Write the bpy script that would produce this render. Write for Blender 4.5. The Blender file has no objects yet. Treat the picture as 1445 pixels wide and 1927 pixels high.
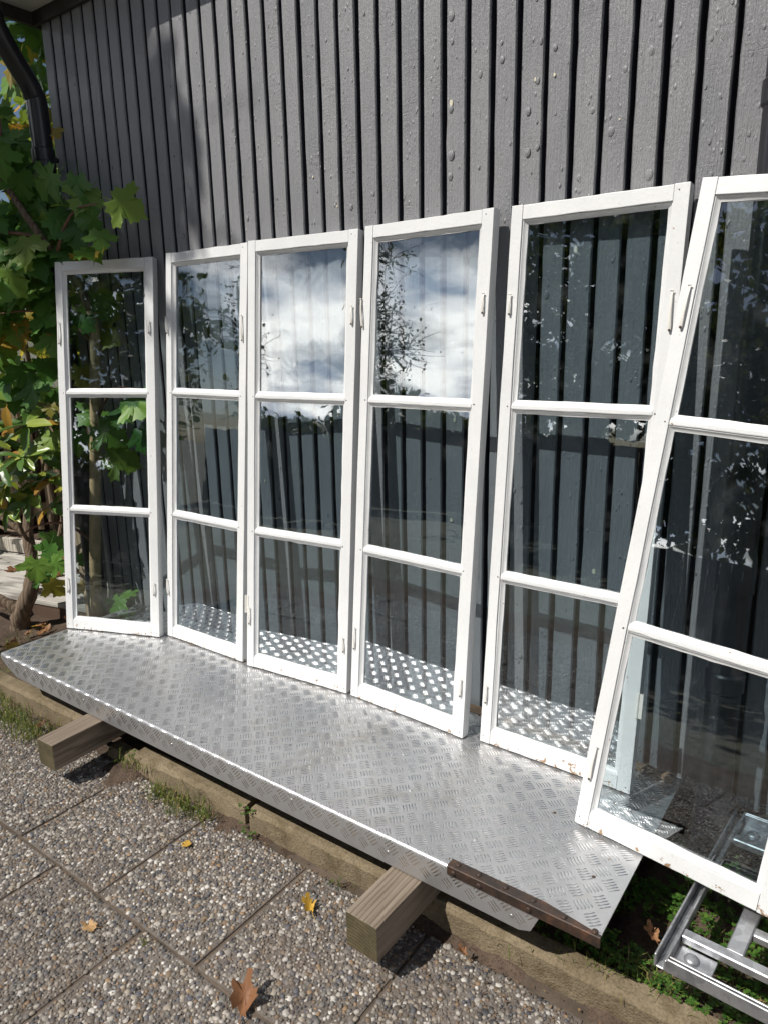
import bpy, bmesh, math, random
import numpy as np
from mathutils import Vector, Matrix, Euler

S = 1.2                      # one survey unit in metres (z = 0 is the deck top, y = 0 the wall face)
rad = math.radians
random.seed(7)
rng = np.random.default_rng(7)
scene = bpy.context.scene
col = scene.collection

# ------------------------------------------------------------------ camera
yaw, pitch, roll = -0.6316766786, -0.2396416376, -0.0189508001
fw = Vector((math.sin(yaw)*math.cos(pitch), math.cos(yaw)*math.cos(pitch), math.sin(pitch)))
rt = fw.cross(Vector((0, 0, 1))).normalized()
up = rt.cross(fw)
r2 = rt*math.cos(roll) + up*math.sin(roll)
u2 = -rt*math.sin(roll) + up*math.cos(roll)
CAM = Vector((0, -1.584134, 1.0))
cd = bpy.data.cameras.new('camera')
cam = bpy.data.objects.new('camera', cd)
col.objects.link(cam)
M = Matrix((r2, u2, -fw)).transposed().to_4x4()
M.translation = CAM*S
cam.matrix_world = M
cd.sensor_fit = 'VERTICAL'
cd.sensor_height = 36
cd.sensor_width = 27
cd.lens = 36*1336/1927
cd.clip_start = 0.02
cd.clip_end = 3000
scene.camera = cam
scene.render.resolution_x, scene.render.resolution_y = 767, 1024

# ------------------------------------------------------------------ sky and sun
SUN = Vector((0.45, 1.0, -1.35)).normalized()        # direction in which the sunlight travels
elev = math.asin(-SUN.z)
azim = math.atan2(-SUN.x, -SUN.y)
w = bpy.data.worlds.new('World')
scene.world = w
w.use_nodes = True
nt = w.node_tree
nt.nodes.clear()
def wn(t, **k):
    n = nt.nodes.new(t)
    for a, b in k.items():
        setattr(n, a, b)
    return n
sky = wn('ShaderNodeTexSky', sky_type='NISHITA', sun_disc=False, sun_elevation=elev, sun_rotation=azim,
         air_density=1.0, dust_density=1.0, ozone_density=1.5)
skm = wn('ShaderNodeMix', data_type='RGBA', blend_type='MULTIPLY')
skm.inputs[0].default_value = 1
skm.inputs[7].default_value = (0.06, 0.06, 0.06, 1)
nt.links.new(sky.outputs[0], skm.inputs[6])
tc = wn('ShaderNodeTexCoord')
sep = wn('ShaderNodeSeparateXYZ')
nt.links.new(tc.outputs['Generated'], sep.inputs[0])
zz = wn('ShaderNodeMath', operation='MAXIMUM'); zz.inputs[1].default_value = 0.0
nt.links.new(sep.outputs['Z'], zz.inputs[0])
za = wn('ShaderNodeMath', operation='ADD'); za.inputs[1].default_value = 0.22
nt.links.new(zz.outputs[0], za.inputs[0])
dx = wn('ShaderNodeMath', operation='DIVIDE'); dy = wn('ShaderNodeMath', operation='DIVIDE')
nt.links.new(sep.outputs['X'], dx.inputs[0]); nt.links.new(za.outputs[0], dx.inputs[1])
nt.links.new(sep.outputs['Y'], dy.inputs[0]); nt.links.new(za.outputs[0], dy.inputs[1])
cmb = wn('ShaderNodeCombineXYZ')
nt.links.new(dx.outputs[0], cmb.inputs[0]); nt.links.new(dy.outputs[0], cmb.inputs[1])
cmb.inputs[2].default_value = 35.79
nz = wn('ShaderNodeTexNoise'); nz.inputs['Scale'].default_value = 0.85; nz.inputs['Detail'].default_value = 7
nz.inputs['Roughness'].default_value = 0.55
nt.links.new(cmb.outputs[0], nz.inputs['Vector'])
cr = wn('ShaderNodeValToRGB')
cr.color_ramp.elements[0].position = 0.49; cr.color_ramp.elements[1].position = 0.59
nt.links.new(nz.outputs[0], cr.inputs[0])
nz2 = wn('ShaderNodeTexNoise'); nz2.inputs['Scale'].default_value = 2.6; nz2.inputs['Detail'].default_value = 5
nt.links.new(cmb.outputs[0], nz2.inputs['Vector'])
cc = wn('ShaderNodeValToRGB')
cc.color_ramp.elements[0].position = 0.35; cc.color_ramp.elements[0].color = (0.40, 0.47, 0.60, 1)
cc.color_ramp.elements[1].position = 0.6; cc.color_ramp.elements[1].color = (1.9, 1.82, 1.70, 1)
nt.links.new(nz2.outputs[0], cc.inputs[0])
# towards the horizon one sees the sunlit flanks of the clouds, overhead their grey bases
el = wn('ShaderNodeValToRGB')
el.color_ramp.elements[0].position = 0.25; el.color_ramp.elements[0].color = (2.15, 2.15, 2.15, 1)
el.color_ramp.elements[1].position = 0.75; el.color_ramp.elements[1].color = (0.14, 0.145, 0.16, 1)
nt.links.new(zz.outputs[0], el.inputs[0])
cm = wn('ShaderNodeMix', data_type='RGBA', blend_type='MULTIPLY'); cm.inputs[0].default_value = 1
nt.links.new(cc.outputs[0], cm.inputs[6]); nt.links.new(el.outputs[0], cm.inputs[7])
mx = wn('ShaderNodeMix', data_type='RGBA')
nt.links.new(cr.outputs[0], mx.inputs[0])
nt.links.new(skm.outputs[2], mx.inputs[6]); nt.links.new(cm.outputs[2], mx.inputs[7])
bg = wn('ShaderNodeBackground'); bg.inputs[1].default_value = 1.0
nt.links.new(mx.outputs[2], bg.inputs[0])
wo = wn('ShaderNodeOutputWorld')
nt.links.new(bg.outputs[0], wo.inputs[0])

sd = bpy.data.lights.new('sun', 'SUN')
sd.energy = 5.0
sd.angle = rad(0.53)
sd.color = (1.0, 0.95, 0.87)
so = bpy.data.objects.new('sun', sd)
so.rotation_euler = SUN.to_track_quat('-Z', 'Y').to_euler()
so.location = (-4, -8, 12)
col.objects.link(so)

scene.view_settings.view_transform = 'Standard'
scene.view_settings.look = 'None'
scene.view_settings.exposure = 0.08
scene.view_settings.gamma = 1.0
scene.view_settings.use_curve_mapping = False
try:
    scene.cycles.transparent_max_bounces = 14
    scene.cycles.max_bounces = 6
    scene.cycles.diffuse_bounces = 2
    scene.cycles.glossy_bounces = 3
except Exception:
    pass

# ------------------------------------------------------------------ material helpers
class NT:
    def __init__(self, name):
        self.m = bpy.data.materials.new(name)
        self.m.use_nodes = True
        self.t = self.m.node_tree
        self.t.nodes.clear()
        self.out = self.t.nodes.new('ShaderNodeOutputMaterial')
        self.tc = self.t.nodes.new('ShaderNodeTexCoord')
    def n(self, t, ins=None, **k):
        n = self.t.nodes.new(t)
        for a, b in k.items():
            setattr(n, a, b)
        for a, b in (ins or {}).items():
            self.put(n.inputs[a], b)
        return n
    def put(self, sock, v):
        if hasattr(v, 'links') or isinstance(v, bpy.types.NodeSocket):
            self.t.links.new(v, sock)
        elif isinstance(v, (tuple, list)) and len(v) == 3 and sock.type == 'RGBA':
            sock.default_value = (*v, 1)
        else:
            sock.default_value = v
    def coord(self, scale=(1, 1, 1), kind='Object', offset=None):
        mp = self.n('ShaderNodeMapping', {'Scale': scale})
        self.t.links.new(self.tc.outputs[kind], mp.inputs['Vector'])
        if offset is not None:
            self.put(mp.inputs['Location'], offset)
        return mp.outputs[0]
    def randvec(self):
        oi = self.n('ShaderNodeObjectInfo')
        mu = self.n('ShaderNodeMath', {0: oi.outputs['Random'], 1: 37.0}, operation='MULTIPLY')
        c = self.n('ShaderNodeCombineXYZ', {0: mu.outputs[0], 1: mu.outputs[0], 2: mu.outputs[0]})
        return c.outputs[0], oi.outputs['Random']
    def noise(self, vec, scale, detail=4, rough=0.5, dist=0.0):
        return self.n('ShaderNodeTexNoise', {'Vector': vec, 'Scale': scale, 'Detail': detail, 'Roughness': rough, 'Distortion': dist}).outputs[0]
    def ramp(self, fac, stops, interp='LINEAR'):
        r = self.n('ShaderNodeValToRGB', {0: fac})
        r.color_ramp.interpolation = interp
        e = r.color_ramp.elements
        while len(e) < len(stops):
            e.new(0.5)
        for i, (p, c) in enumerate(stops):
            e[i].position = p
            e[i].color = (*c, 1) if len(c) == 3 else c
        return r.outputs[0]
    def fac(self, f, a, b):
        if a > b:
            return self.ramp(f, [(b, (1, 1, 1)), (a, (0, 0, 0))])
        return self.ramp(f, [(a, (0, 0, 0)), (b, (1, 1, 1))])
    def mix(self, f, a, b, mode='MIX'):
        n = self.n('ShaderNodeMix', data_type='RGBA', blend_type=mode)
        self.put(n.inputs[0], f); self.put(n.inputs[6], a); self.put(n.inputs[7], b)
        return n.outputs[2]
    def math(self, op, a, b=0.0):
        n = self.n('ShaderNodeMath', operation=op)
        self.put(n.inputs[0], a); self.put(n.inputs[1], b)
        return n.outputs[0]
    def bump(self, h, strength=0.3, dist=0.01, normal=None):
        n = self.n('ShaderNodeBump', {'Height': h, 'Strength': strength, 'Distance': dist})
        if normal is not None:
            self.put(n.inputs['Normal'], normal)
        return n.outputs[0]
    def bsdf(self, color, rough=0.6, metal=0.0, normal=None, spec=0.5, coat=0.0):
        b = self.n('ShaderNodeBsdfPrincipled', {'Base Color': color, 'Roughness': rough, 'Metallic': metal, 'Specular IOR Level': spec, 'Coat Weight': coat})
        if normal is not None:
            self.put(b.inputs['Normal'], normal)
        return b.outputs[0]
    def done(self, sh):
        self.t.links.new(sh, self.out.inputs[0])
        return self.m

MAT = {}
def m_board():
    k = NT('dark grey wall paint')
    rv, rr = k.randvec()
    grain = k.noise(k.coord((60, 60, 3), offset=rv), 3.2, 4, 0.65, 0.3)
    fine = k.noise(k.coord((40, 40, 12), offset=rv), 9, 2, 0.65)
    blot = k.noise(k.coord((3, 3, 1.2), offset=rv), 2, 4)
    vor = k.n('ShaderNodeTexVoronoi', {'Vector': k.coord((34, 34, 15), offset=rv), 'Scale': 2.2}, feature='F1').outputs['Distance']
    bub = k.fac(vor, 0.26, 0.05)
    msk = k.fac(k.noise(k.coord((5, 5, 3), offset=rv), 3, 3), 0.5, 0.62)
    bub = k.math('MULTIPLY', bub, msk)
    crk = k.n('ShaderNodeTexVoronoi', {'Vector': k.coord((9, 9, 60), offset=rv), 'Scale': 1.7}, feature='DISTANCE_TO_EDGE').outputs['Distance']
    ck = k.math('MULTIPLY', k.fac(crk, 0.022, 0.004), k.fac(k.noise(k.coord((4, 4, 4), offset=rv), 2.2, 3), 0.52, 0.68))
    base = k.mix(k.fac(blot, 0.3, 0.75), (0.215, 0.219, 0.234), (0.265, 0.266, 0.276))
    base = k.mix(k.math('MULTIPLY', k.fac(grain, 0.5, 0.8), 0.35), base, (0.14, 0.142, 0.152))
    base = k.mix(k.math('MULTIPLY', ck, 0.22), base, (0.05, 0.05, 0.055))
    h = k.math('ADD', k.math('MULTIPLY', grain, 0.75), k.math('MULTIPLY', fine, 0.4))
    h = k.math('ADD', h, k.math('MULTIPLY', bub, 0.7))
    h = k.math('SUBTRACT', h, k.math('MULTIPLY', ck, 0.16))
    rough = k.ramp(blot, [(0.3, (0.36,)*3), (0.7, (0.48,)*3)])
    return k.done(k.bsdf(base, rough, normal=k.bump(h, 0.9, 0.0055), spec=0.65))
def m_plain(name, c, rough=0.6, metal=0.0, var=0.25, scale=8, bump=0.15, spec=0.5, stretch=(1, 1, 1)):
    k = NT(name)
    rv, rr = k.randvec()
    n = k.noise(k.coord(stretch, offset=rv), scale, 5, 0.6)
    f = k.noise(k.coord(stretch, offset=rv), scale*9, 3, 0.6)
    lo = tuple(x*(1-var) for x in c); hi = tuple(min(1, x*(1+var)) for x in c)
    base = k.mix(k.fac(n, 0.3, 0.7), lo, hi)
    return k.done(k.bsdf(base, rough, metal, k.bump(k.math('ADD', n, f), bump, 0.004), spec))
def m_white():
    k = NT('worn white window paint')
    rv, rr = k.randvec()
    g = k.noise(k.coord((30, 30, 30), offset=rv), 4, 4, 0.6)
    big = k.noise(k.coord((1, 1, 1), offset=rv), 7, 4, 0.6)
    chipn = k.noise(k.coord((1, 1, 1), offset=rv), 46, 5, 0.7)
    area = k.noise(k.coord((1, 1, 1), offset=rv), 5, 3)
    sepz = k.n('ShaderNodeSeparateXYZ', {0: k.tc.outputs['Object']}).outputs['Z']
    low = k.ramp(sepz, [(0.0, (0.13,)*3), (0.035, (0.03,)*3), (0.12, (0.0,)*3)])
    chip = k.fac(k.math('ADD', k.math('MULTIPLY', k.math('ADD', chipn, low), 1.0), k.math('MULTIPLY', area, 0.16)), 0.77, 0.80)
    base = k.mix(k.fac(big, 0.3, 0.72), (0.66, 0.672, 0.682), (0.73, 0.74, 0.745))
    base = k.mix(k.math('MULTIPLY', k.fac(g, 0.5, 0.78), 0.2), base, (0.50, 0.49, 0.46))
    ch_c = k.mix(k.fac(chipn, 0.78, 0.86), (0.30, 0.19, 0.11), (0.12, 0.07, 0.045))
    base = k.mix(chip, base, ch_c)
    h = k.math('SUBTRACT', k.math('MULTIPLY', g, 0.6), k.math('MULTIPLY', chip, 1.2))
    return k.done(k.bsdf(base, 0.42, normal=k.bump(h, 0.35, 0.0025)))
def m_glass():
    k = NT('old wavy window glass')
    rv, rr = k.randvec()
    n1 = k.noise(k.coord((1, 1, 0.7), offset=rv), 3.4, 1, 0.45, 0.4)
    n2 = k.noise(k.coord((1, 1, 0.8), offset=rv), 11, 1, 0.5, 0.8)
    msk = k.fac(k.noise(k.coord((1, 1, 1), offset=rv), 2.3, 2), 0.45, 0.65)
    h = k.math('ADD', n1, k.math('MULTIPLY', k.math('MULTIPLY', n2, msk), 0.30))
    nrm = k.bump(h, 1.0, 0.0014)
    fc = k.n('ShaderNodeLayerWeight', {'Blend': 0.5, 'Normal': nrm}).outputs['Facing']
    fr = k.math('ADD', k.math('MULTIPLY', k.math('POWER', fc, 4.0), 0.9), 0.128)
    dirt = k.fac(k.noise(k.coord((1, 1, 1), offset=rv), 9, 3, 0.7), 0.55, 0.85)
    tr = k.n('ShaderNodeBsdfTransparent', {'Color': (0.83, 0.89, 0.915)}).outputs[0]
    gl = k.n('ShaderNodeBsdfGlossy', {'Color': (0.97, 0.98, 1.0), 'Roughness': 0.012, 'Normal': nrm}).outputs[0]
    s = k.n('ShaderNodeMixShader', {0: fr, 1: tr, 2: gl}).outputs[0]
    df = k.n('ShaderNodeBsdfDiffuse', {'Color': (0.45, 0.46, 0.46)}).outputs[0]
    s = k.n('ShaderNodeMixShader', {0: k.math('MULTIPLY', dirt, 0.045), 1: s, 2: df}).outputs[0]
    return k.done(s)
def m_alu():
    k = NT('worn tread plate aluminium')
    v = k.coord((1, 1, 1))
    n = k.noise(v, 2.4, 5, 0.6); f = k.noise(v, 34, 4, 0.6)
    scr = k.noise(k.coord((3, 60, 3)), 8, 3, 0.6)
    base = k.mix(k.fac(n, 0.35, 0.7), (0.43, 0.435, 0.45), (0.53, 0.535, 0.55))
    st = k.fac(k.noise(v, 4.5, 6, 0.7), 0.54, 0.72)
    base = k.mix(k.math('MULTIPLY', st, 0.6), base, (0.27, 0.235, 0.19))
    base = k.mix(k.math('MULTIPLY', k.fac(f, 0.5, 0.8), 0.3), base, (0.38, 0.37, 0.35))
    rough = k.math('ADD', k.math('MULTIPLY', n, 0.16), k.math('ADD', k.math('MULTIPLY', f, 0.14), 0.22))
    return k.done(k.bsdf(base, rough, 0.70, k.bump(k.math('ADD', f, scr), 0.12, 0.002)))
def m_rust():
    k = NT('rusty painted steel')
    v = k.coord((1, 1, 1))
    n = k.noise(v, 22, 6, 0.7); f = k.noise(v, 120, 4, 0.6)
    base = k.ramp(n, [(0.38, (0.026, 0.020, 0.018)), (0.56, (0.055, 0.034, 0.025)), (0.70, (0.13, 0.06, 0.032)), (0.84, (0.22, 0.11, 0.055))])
    return k.done(k.bsdf(base, 0.55, 0.25, k.bump(k.math('ADD', n, f), 0.5, 0.003)))
def m_galv():
    k = NT('galvanised steel')
    v = k.coord((1, 1, 1))
    vo = k.n('ShaderNodeTexVoronoi', {'Vector': v, 'Scale': 55.0}, feature='F1').outputs['Color']
    sp = k.n('ShaderNodeSeparateColor', {0: vo}).outputs[0]
    n = k.noise(v, 12, 6, 0.7)
    base = k.mix(sp, (0.30, 0.31, 0.33), (0.45, 0.46, 0.48))
    base = k.mix(k.math('MULTIPLY', k.fac(n, 0.5, 0.75), 0.75), base, (0.12, 0.11, 0.10))
    return k.done(k.bsdf(base, k.math('ADD', k.math('MULTIPLY', n, 0.35), 0.32), 0.8, k.bump(n, 0.3, 0.003)))
def m_wood(name, a, b, axis, dark=(0.03, 0.02, 0.015), scale=1.0, rough=0.8):
    k = NT(name)
    rv, rr = k.randvec()
    sc = [42*scale]*3
    sc[axis] = 2.2*scale
    v = k.coord(tuple(sc), offset=rv)
    n = k.noise(v, 1.4, 6, 0.65, 0.6); big = k.noise(k.coord((1, 1, 1), offset=rv), 6, 4)
    ln = k.n('ShaderNodeTexWave', {'Vector': v, 'Scale': 0.35, 'Distortion': 7.0, 'Detail': 3.0, 'Detail Scale': 1.2}).outputs[1]
    base = k.mix(k.fac(n, 0.3, 0.7), a, b)
    base = k.mix(k.math('MULTIPLY', k.fac(ln, 0.55, 0.95), 0.55), base, tuple(x*0.45 for x in a))
    base = k.mix(k.math('MULTIPLY', k.fac(big, 0.55, 0.8), 0.35), base, dark)
    return k.done(k.bsdf(base, rough, normal=k.bump(k.math('SUBTRACT', n, k.math('MULTIPLY', ln, 0.5)), 0.7, 0.004), spec=0.25))
def m_beam():
    # long grain runs along y; the sawn end faces carry rings and green algae
    k = NT('weathered timber beam')
    rv, rr = k.randvec()
    v = k.coord((40, 2.2, 40), offset=rv)
    n = k.noise(v, 1.5, 6, 0.65, 0.5)
    ln = k.n('ShaderNodeTexWave', {'Vector': v, 'Scale': 0.55, 'Distortion': 9.0, 'Detail': 3.0}, bands_direction='X').outputs[1]
    side = k.mix(k.fac(n, 0.3, 0.7), (0.14, 0.11, 0.083), (0.255, 0.21, 0.165))
    side = k.mix(k.math('MULTIPLY', k.fac(ln, 0.7, 0.98), 0.45), side, (0.05, 0.034, 0.024))
    ev = k.coord((1, 1, 1), offset=(0.03, 0, 0.10))
    ring = k.n('ShaderNodeTexWave', {'Vector': ev, 'Scale': 34.0, 'Distortion': 1.5, 'Detail': 2.0}, wave_type='RINGS', rings_direction='Y').outputs[1]
    en = k.noise(k.coord((1, 1, 1), offset=rv), 20, 5, 0.65)
    end = k.mix(k.fac(en, 0.3, 0.7), (0.075, 0.066, 0.036), (0.155, 0.125, 0.072))
    end = k.mix(k.math('MULTIPLY', ring, 0.65), end, (0.05, 0.042, 0.024))
    ny = k.n('ShaderNodeSeparateXYZ', {0: k.tc.outputs['Normal']}).outputs['Y']
    f = k.fac(k.math('ABSOLUTE', ny), 0.6, 0.85)
    return k.done(k.bsdf(k.mix(f, side, end), 0.85, normal=k.bump(k.math('SUBTRACT', n, k.math('MULTIPLY', ln, 0.25)), 0.6, 0.003), spec=0.2))
def m_concrete(name, a, b, moss=(0.10, 0.085, 0.035), mf=0.6):
    k = NT(name)
    rv, rr = k.randvec()
    v = k.coord((1, 1, 1), offset=rv)
    n = k.noise(v, 9, 6, 0.65); f = k.noise(v, 150, 4, 0.65)
    g = k.n('ShaderNodeTexVoronoi', {'Vector': v, 'Scale': 210.0}, feature='F1').outputs['Distance']
    base = k.mix(k.fac(n, 0.32, 0.68), a, b)
    base = k.mix(k.math('MULTIPLY', k.fac(f, 0.45, 0.7), 0.6), base, tuple(x*0.45 for x in a))
    base = k.mix(k.math('MULTIPLY', k.fac(k.noise(v, 14, 5, 0.7), 0.5, 0.66), mf), base, moss)
    return k.done(k.bsdf(base, 0.92, normal=k.bump(k.math('ADD', k.math('ADD', n, f), k.math('MULTIPLY', g, 0.6)), 0.6, 0.004), spec=0.2))
def m_pebble():
    k = NT('pebbles of the exposed aggregate')
    rnd = k.n('ShaderNodeNewGeometry').outputs['Random Per Island']
    c = k.ramp(rnd, [(0.0, (0.055, 0.058, 0.066)), (0.12, (0.15, 0.145, 0.14)), (0.24, (0.24, 0.225, 0.205)), (0.36, (0.115, 0.10, 0.085)), (0.47, (0.30, 0.27, 0.23)), (0.57, (0.17, 0.125, 0.085)), (0.63, (0.16, 0.155, 0.15)),
                     (0.72, (0.36, 0.34, 0.315)), (0.83, (0.46, 0.45, 0.43)), (0.87, (0.085, 0.09, 0.11)), (0.935, (0.25, 0.17, 0.105)), (0.965, (0.55, 0.54, 0.51))], 'CONSTANT')
    n = k.noise(k.coord((1, 1, 1)), 190, 3, 0.6)
    c = k.mix(k.math('MULTIPLY', k.fac(n, 0.4, 0.75), 0.4), c, (0.11, 0.085, 0.065))
    oi = k.n('ShaderNodeObjectInfo').outputs['Random']
    c = k.mix(1.0, c, k.ramp(oi, [(0.0, (0.82, 0.80, 0.78)), (1.0, (1.12, 1.10, 1.08))]), 'MULTIPLY')
    gp = k.n('ShaderNodeNewGeometry').outputs['Position']
    dust = k.fac(k.noise(gp, 5.0, 5, 0.7), 0.50, 0.68)
    c = k.mix(k.math('MULTIPLY', dust, 0.55), c, (0.16, 0.125, 0.10))
    return k.done(k.bsdf(c, 0.62, normal=k.bump(n, 0.2, 0.001), spec=0.35))
def m_soil():
    k = NT('dry brown soil')
    v = k.coord((1, 1, 1))
    n = k.noise(v, 7, 6, 0.7); f = k.noise(v, 130, 5, 0.7)
    base = k.mix(k.fac(n, 0.3, 0.7), (0.055, 0.04, 0.03), (0.15, 0.11, 0.085))
    base = k.mix(k.fac(f, 0.5, 0.72), base, (0.035, 0.025, 0.018))
    base = k.mix(k.math('MULTIPLY', k.fac(k.noise(v, 4.3, 5, 0.7), 0.55, 0.68), 0.45), base, (0.06, 0.085, 0.02))
    return k.done(k.bsdf(base, 0.95, normal=k.bump(k.math('ADD', n, f), 0.8, 0.008), spec=0.1))
def m_leaf(name, stops, trans=0.35, rough=0.45, vein=True):
    k = NT(name)
    oi = k.n('ShaderNodeObjectInfo').outputs['Random']
    c = k.ramp(oi, stops)
    n = k.noise(k.coord((1, 1, 1)), 26, 4, 0.6)
    c = k.mix(k.math('MULTIPLY', k.fac(n, 0.45, 0.8), 0.35), c, k.mix(0.3, c, (0.14, 0.13, 0.02)))
    d = k.bsdf(c, rough, normal=k.bump(n, 0.15, 0.003), spec=0.4)
    t = k.n('ShaderNodeBsdfTranslucent', {'Color': k.mix(0.22, c, (0.26, 0.34, 0.02))}).outputs[0]
    return k.done(k.n('ShaderNodeMixShader', {0: trans, 1: d, 2: t}).outputs[0])
def m_islandleaf(name, stops, trans=0.3):
    k = NT(name)
    r = k.n('ShaderNodeNewGeometry').outputs['Random Per Island']
    c = k.ramp(r, stops)
    d = k.bsdf(c, 0.55, spec=0.3)
    t = k.n('ShaderNodeBsdfTranslucent', {'Color': k.mix(0.3, c, (0.3, 0.33, 0.03))}).outputs[0]
    return k.done(k.n('ShaderNodeMixShader', {0: trans, 1: d, 2: t}).outputs[0])

MAT['board'] = m_board()
MAT['grooveshade'] = m_plain('boarding in painted groove shade', (0.014, 0.016, 0.026), 0.8)  # near-black navy puts the shade of the grooves into the colour
MAT['white'] = m_white()
MAT['glass'] = m_glass()
MAT['alu'] = m_alu()
MAT['rust'] = m_rust()
MAT['barmetal'] = m_plain('worn bright bar metal', (0.84, 0.84, 0.85), 0.23, 1.0, 0.2, 5, 0.05)
MAT['galv'] = m_galv()
MAT['beam'] = m_beam()
MAT['concrete'] = m_concrete('mossy kerb concrete', (0.155, 0.122, 0.078), (0.26, 0.21, 0.14), (0.085, 0.065, 0.033), 0.6)
MAT['slab'] = m_concrete('slab cement matrix', (0.13, 0.11, 0.095), (0.19, 0.165, 0.145), (0.09, 0.065, 0.045), 0.4)
MAT['foundation'] = m_concrete('dark foundation', (0.05, 0.05, 0.05), (0.08, 0.08, 0.08))
MAT['pebble'] = m_pebble()
MAT['soil'] = m_soil()
MAT['sand'] = m_plain('brown joint sand', (0.105, 0.083, 0.065), 0.95, var=0.4, scale=9, bump=0.6, spec=0.1)
MAT['ground'] = m_concrete('garden lawn and gravel', (0.10, 0.095, 0.075), (0.17, 0.16, 0.135), (0.05, 0.075, 0.02), 0.9)
MAT['pipe'] = m_plain('black lacquered steel pipe', (0.018, 0.018, 0.022), 0.28, 0.0, 0.3, 6, 0.04, 0.6)
MAT['soffit'] = m_plain('off white soffit paint', (0.62, 0.60, 0.56), 0.6, var=0.1)
MAT['trim'] = m_plain('black brown eave trim', (0.04, 0.036, 0.034), 0.6)
MAT['roof'] = m_plain('dark roof tile', (0.07, 0.06, 0.058), 0.7)
MAT['chip'] = m_plain('bare cream primer', (0.62, 0.58, 0.45), 0.7, var=0.1)
MAT['hook'] = m_plain('painted iron hook', (0.70, 0.68, 0.64), 0.4, var=0.12)
MAT['hole'] = m_plain('dark rusty eye', (0.05, 0.032, 0.022), 0.7)
MAT['zinc'] = m_plain('zinc screw', (0.5, 0.5, 0.5), 0.35, 0.8)
MAT['bark'] = m_wood('grey brown bark', (0.12, 0.085, 0.06), (0.23, 0.175, 0.125), 2, scale=1.2, rough=0.9)
MAT['maplebark'] = m_plain('smooth tan bark', (0.46, 0.34, 0.19), 0.75, var=0.25, scale=14, bump=0.3)
MAT['twig'] = m_plain('red brown twig', (0.15, 0.075, 0.05), 0.65)
MAT['fence'] = m_wood('tan fence timber', (0.34, 0.25, 0.165), (0.50, 0.39, 0.27), 2)
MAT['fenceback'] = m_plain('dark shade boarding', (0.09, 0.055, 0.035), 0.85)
MAT['deck'] = m_wood('silver grey decking', (0.34, 0.32, 0.29), (0.52, 0.50, 0.46), 0)
MAT['oldplank'] = m_wood('peeling pale plank', (0.40, 0.36, 0.31), (0.58, 0.54, 0.48), 2)
MAT['brownwood'] = m_wood('brown strip wood', (0.13, 0.085, 0.055), (0.22, 0.15, 0.10), 0)
MAT['darkfence'] = m_wood('dark stained slat', (0.05, 0.04, 0.033), (0.085, 0.068, 0.055), 2)
G = [(0.0, (0.045, 0.14, 0.024)), (0.45, (0.075, 0.20, 0.032)), (0.8, (0.14, 0.28, 0.045)), (0.95, (0.19, 0.29, 0.045)), (1.0, (0.32, 0.32, 0.05))]
MAT['maple'] = m_leaf('green maple leaf', G)
MAT['mapley'] = m_leaf('yellow maple leaf', [(0.0, (0.20, 0.19, 0.03)), (0.6, (0.36, 0.26, 0.035)), (1.0, (0.42, 0.17, 0.03))], 0.45)
MAT['rhodo'] = m_leaf('glossy evergreen leaf', [(0.0, (0.045, 0.10, 0.02)), (0.5, (0.08, 0.16, 0.03)), (0.8, (0.19, 0.27, 0.045)), (1.0, (0.33, 0.36, 0.07))], 0.18, 0.3)
MAT['rhodoy'] = m_leaf('yellowing evergreen leaf', [(0.0, (0.42, 0.25, 0.04)), (1.0, (0.30, 0.14, 0.03))], 0.3, 0.4)
MAT['dryleaf'] = m_leaf('dry fallen leaf', [(0.0, (0.20, 0.085, 0.04)), (0.5, (0.30, 0.15, 0.07)), (1.0, (0.14, 0.06, 0.035))], 0.15, 0.6)
MAT['tanleaf'] = m_leaf('tan fallen leaf', [(0.0, (0.52, 0.33, 0.17)), (1.0, (0.46, 0.28, 0.13))], 0.15, 0.6)
MAT['goldleaf'] = m_leaf('golden fallen leaf', [(0.0, (0.62, 0.38, 0.06)), (1.0, (0.55, 0.33, 0.08))], 0.25, 0.6)
MAT['grass'] = m_islandleaf('grass blades', [(0.0, (0.06, 0.11, 0.02)), (0.5, (0.13, 0.18, 0.035)), (0.8, (0.24, 0.23, 0.07)), (1.0, (0.34, 0.26, 0.12))])
MAT['debris'] = m_islandleaf('dry plant crumbs', [(0.0, (0.07, 0.04, 0.025)), (0.6, (0.19, 0.11, 0.06)), (1.0, (0.36, 0.23, 0.12))], 0.1)
MAT['clover'] = m_islandleaf('ground cover leaves', [(0.0, (0.03, 0.085, 0.014)), (0.6, (0.06, 0.15, 0.022)), (1.0, (0.12, 0.21, 0.035))])
MAT['hedge'] = m_islandleaf('autumn hedge leaves', [(0.0, (0.07, 0.14, 0.02)), (0.4, (0.16, 0.25, 0.035)), (0.65, (0.34, 0.38, 0.045)), (0.88, (0.58, 0.46, 0.05)), (1.0, (0.55, 0.22, 0.04))], 0.5)
MAT['fartree'] = m_islandleaf('garden tree leaves', [(0.0, (0.025, 0.05, 0.012)), (0.7, (0.05, 0.09, 0.018)), (1.0, (0.12, 0.13, 0.02))], 0.25)

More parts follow.
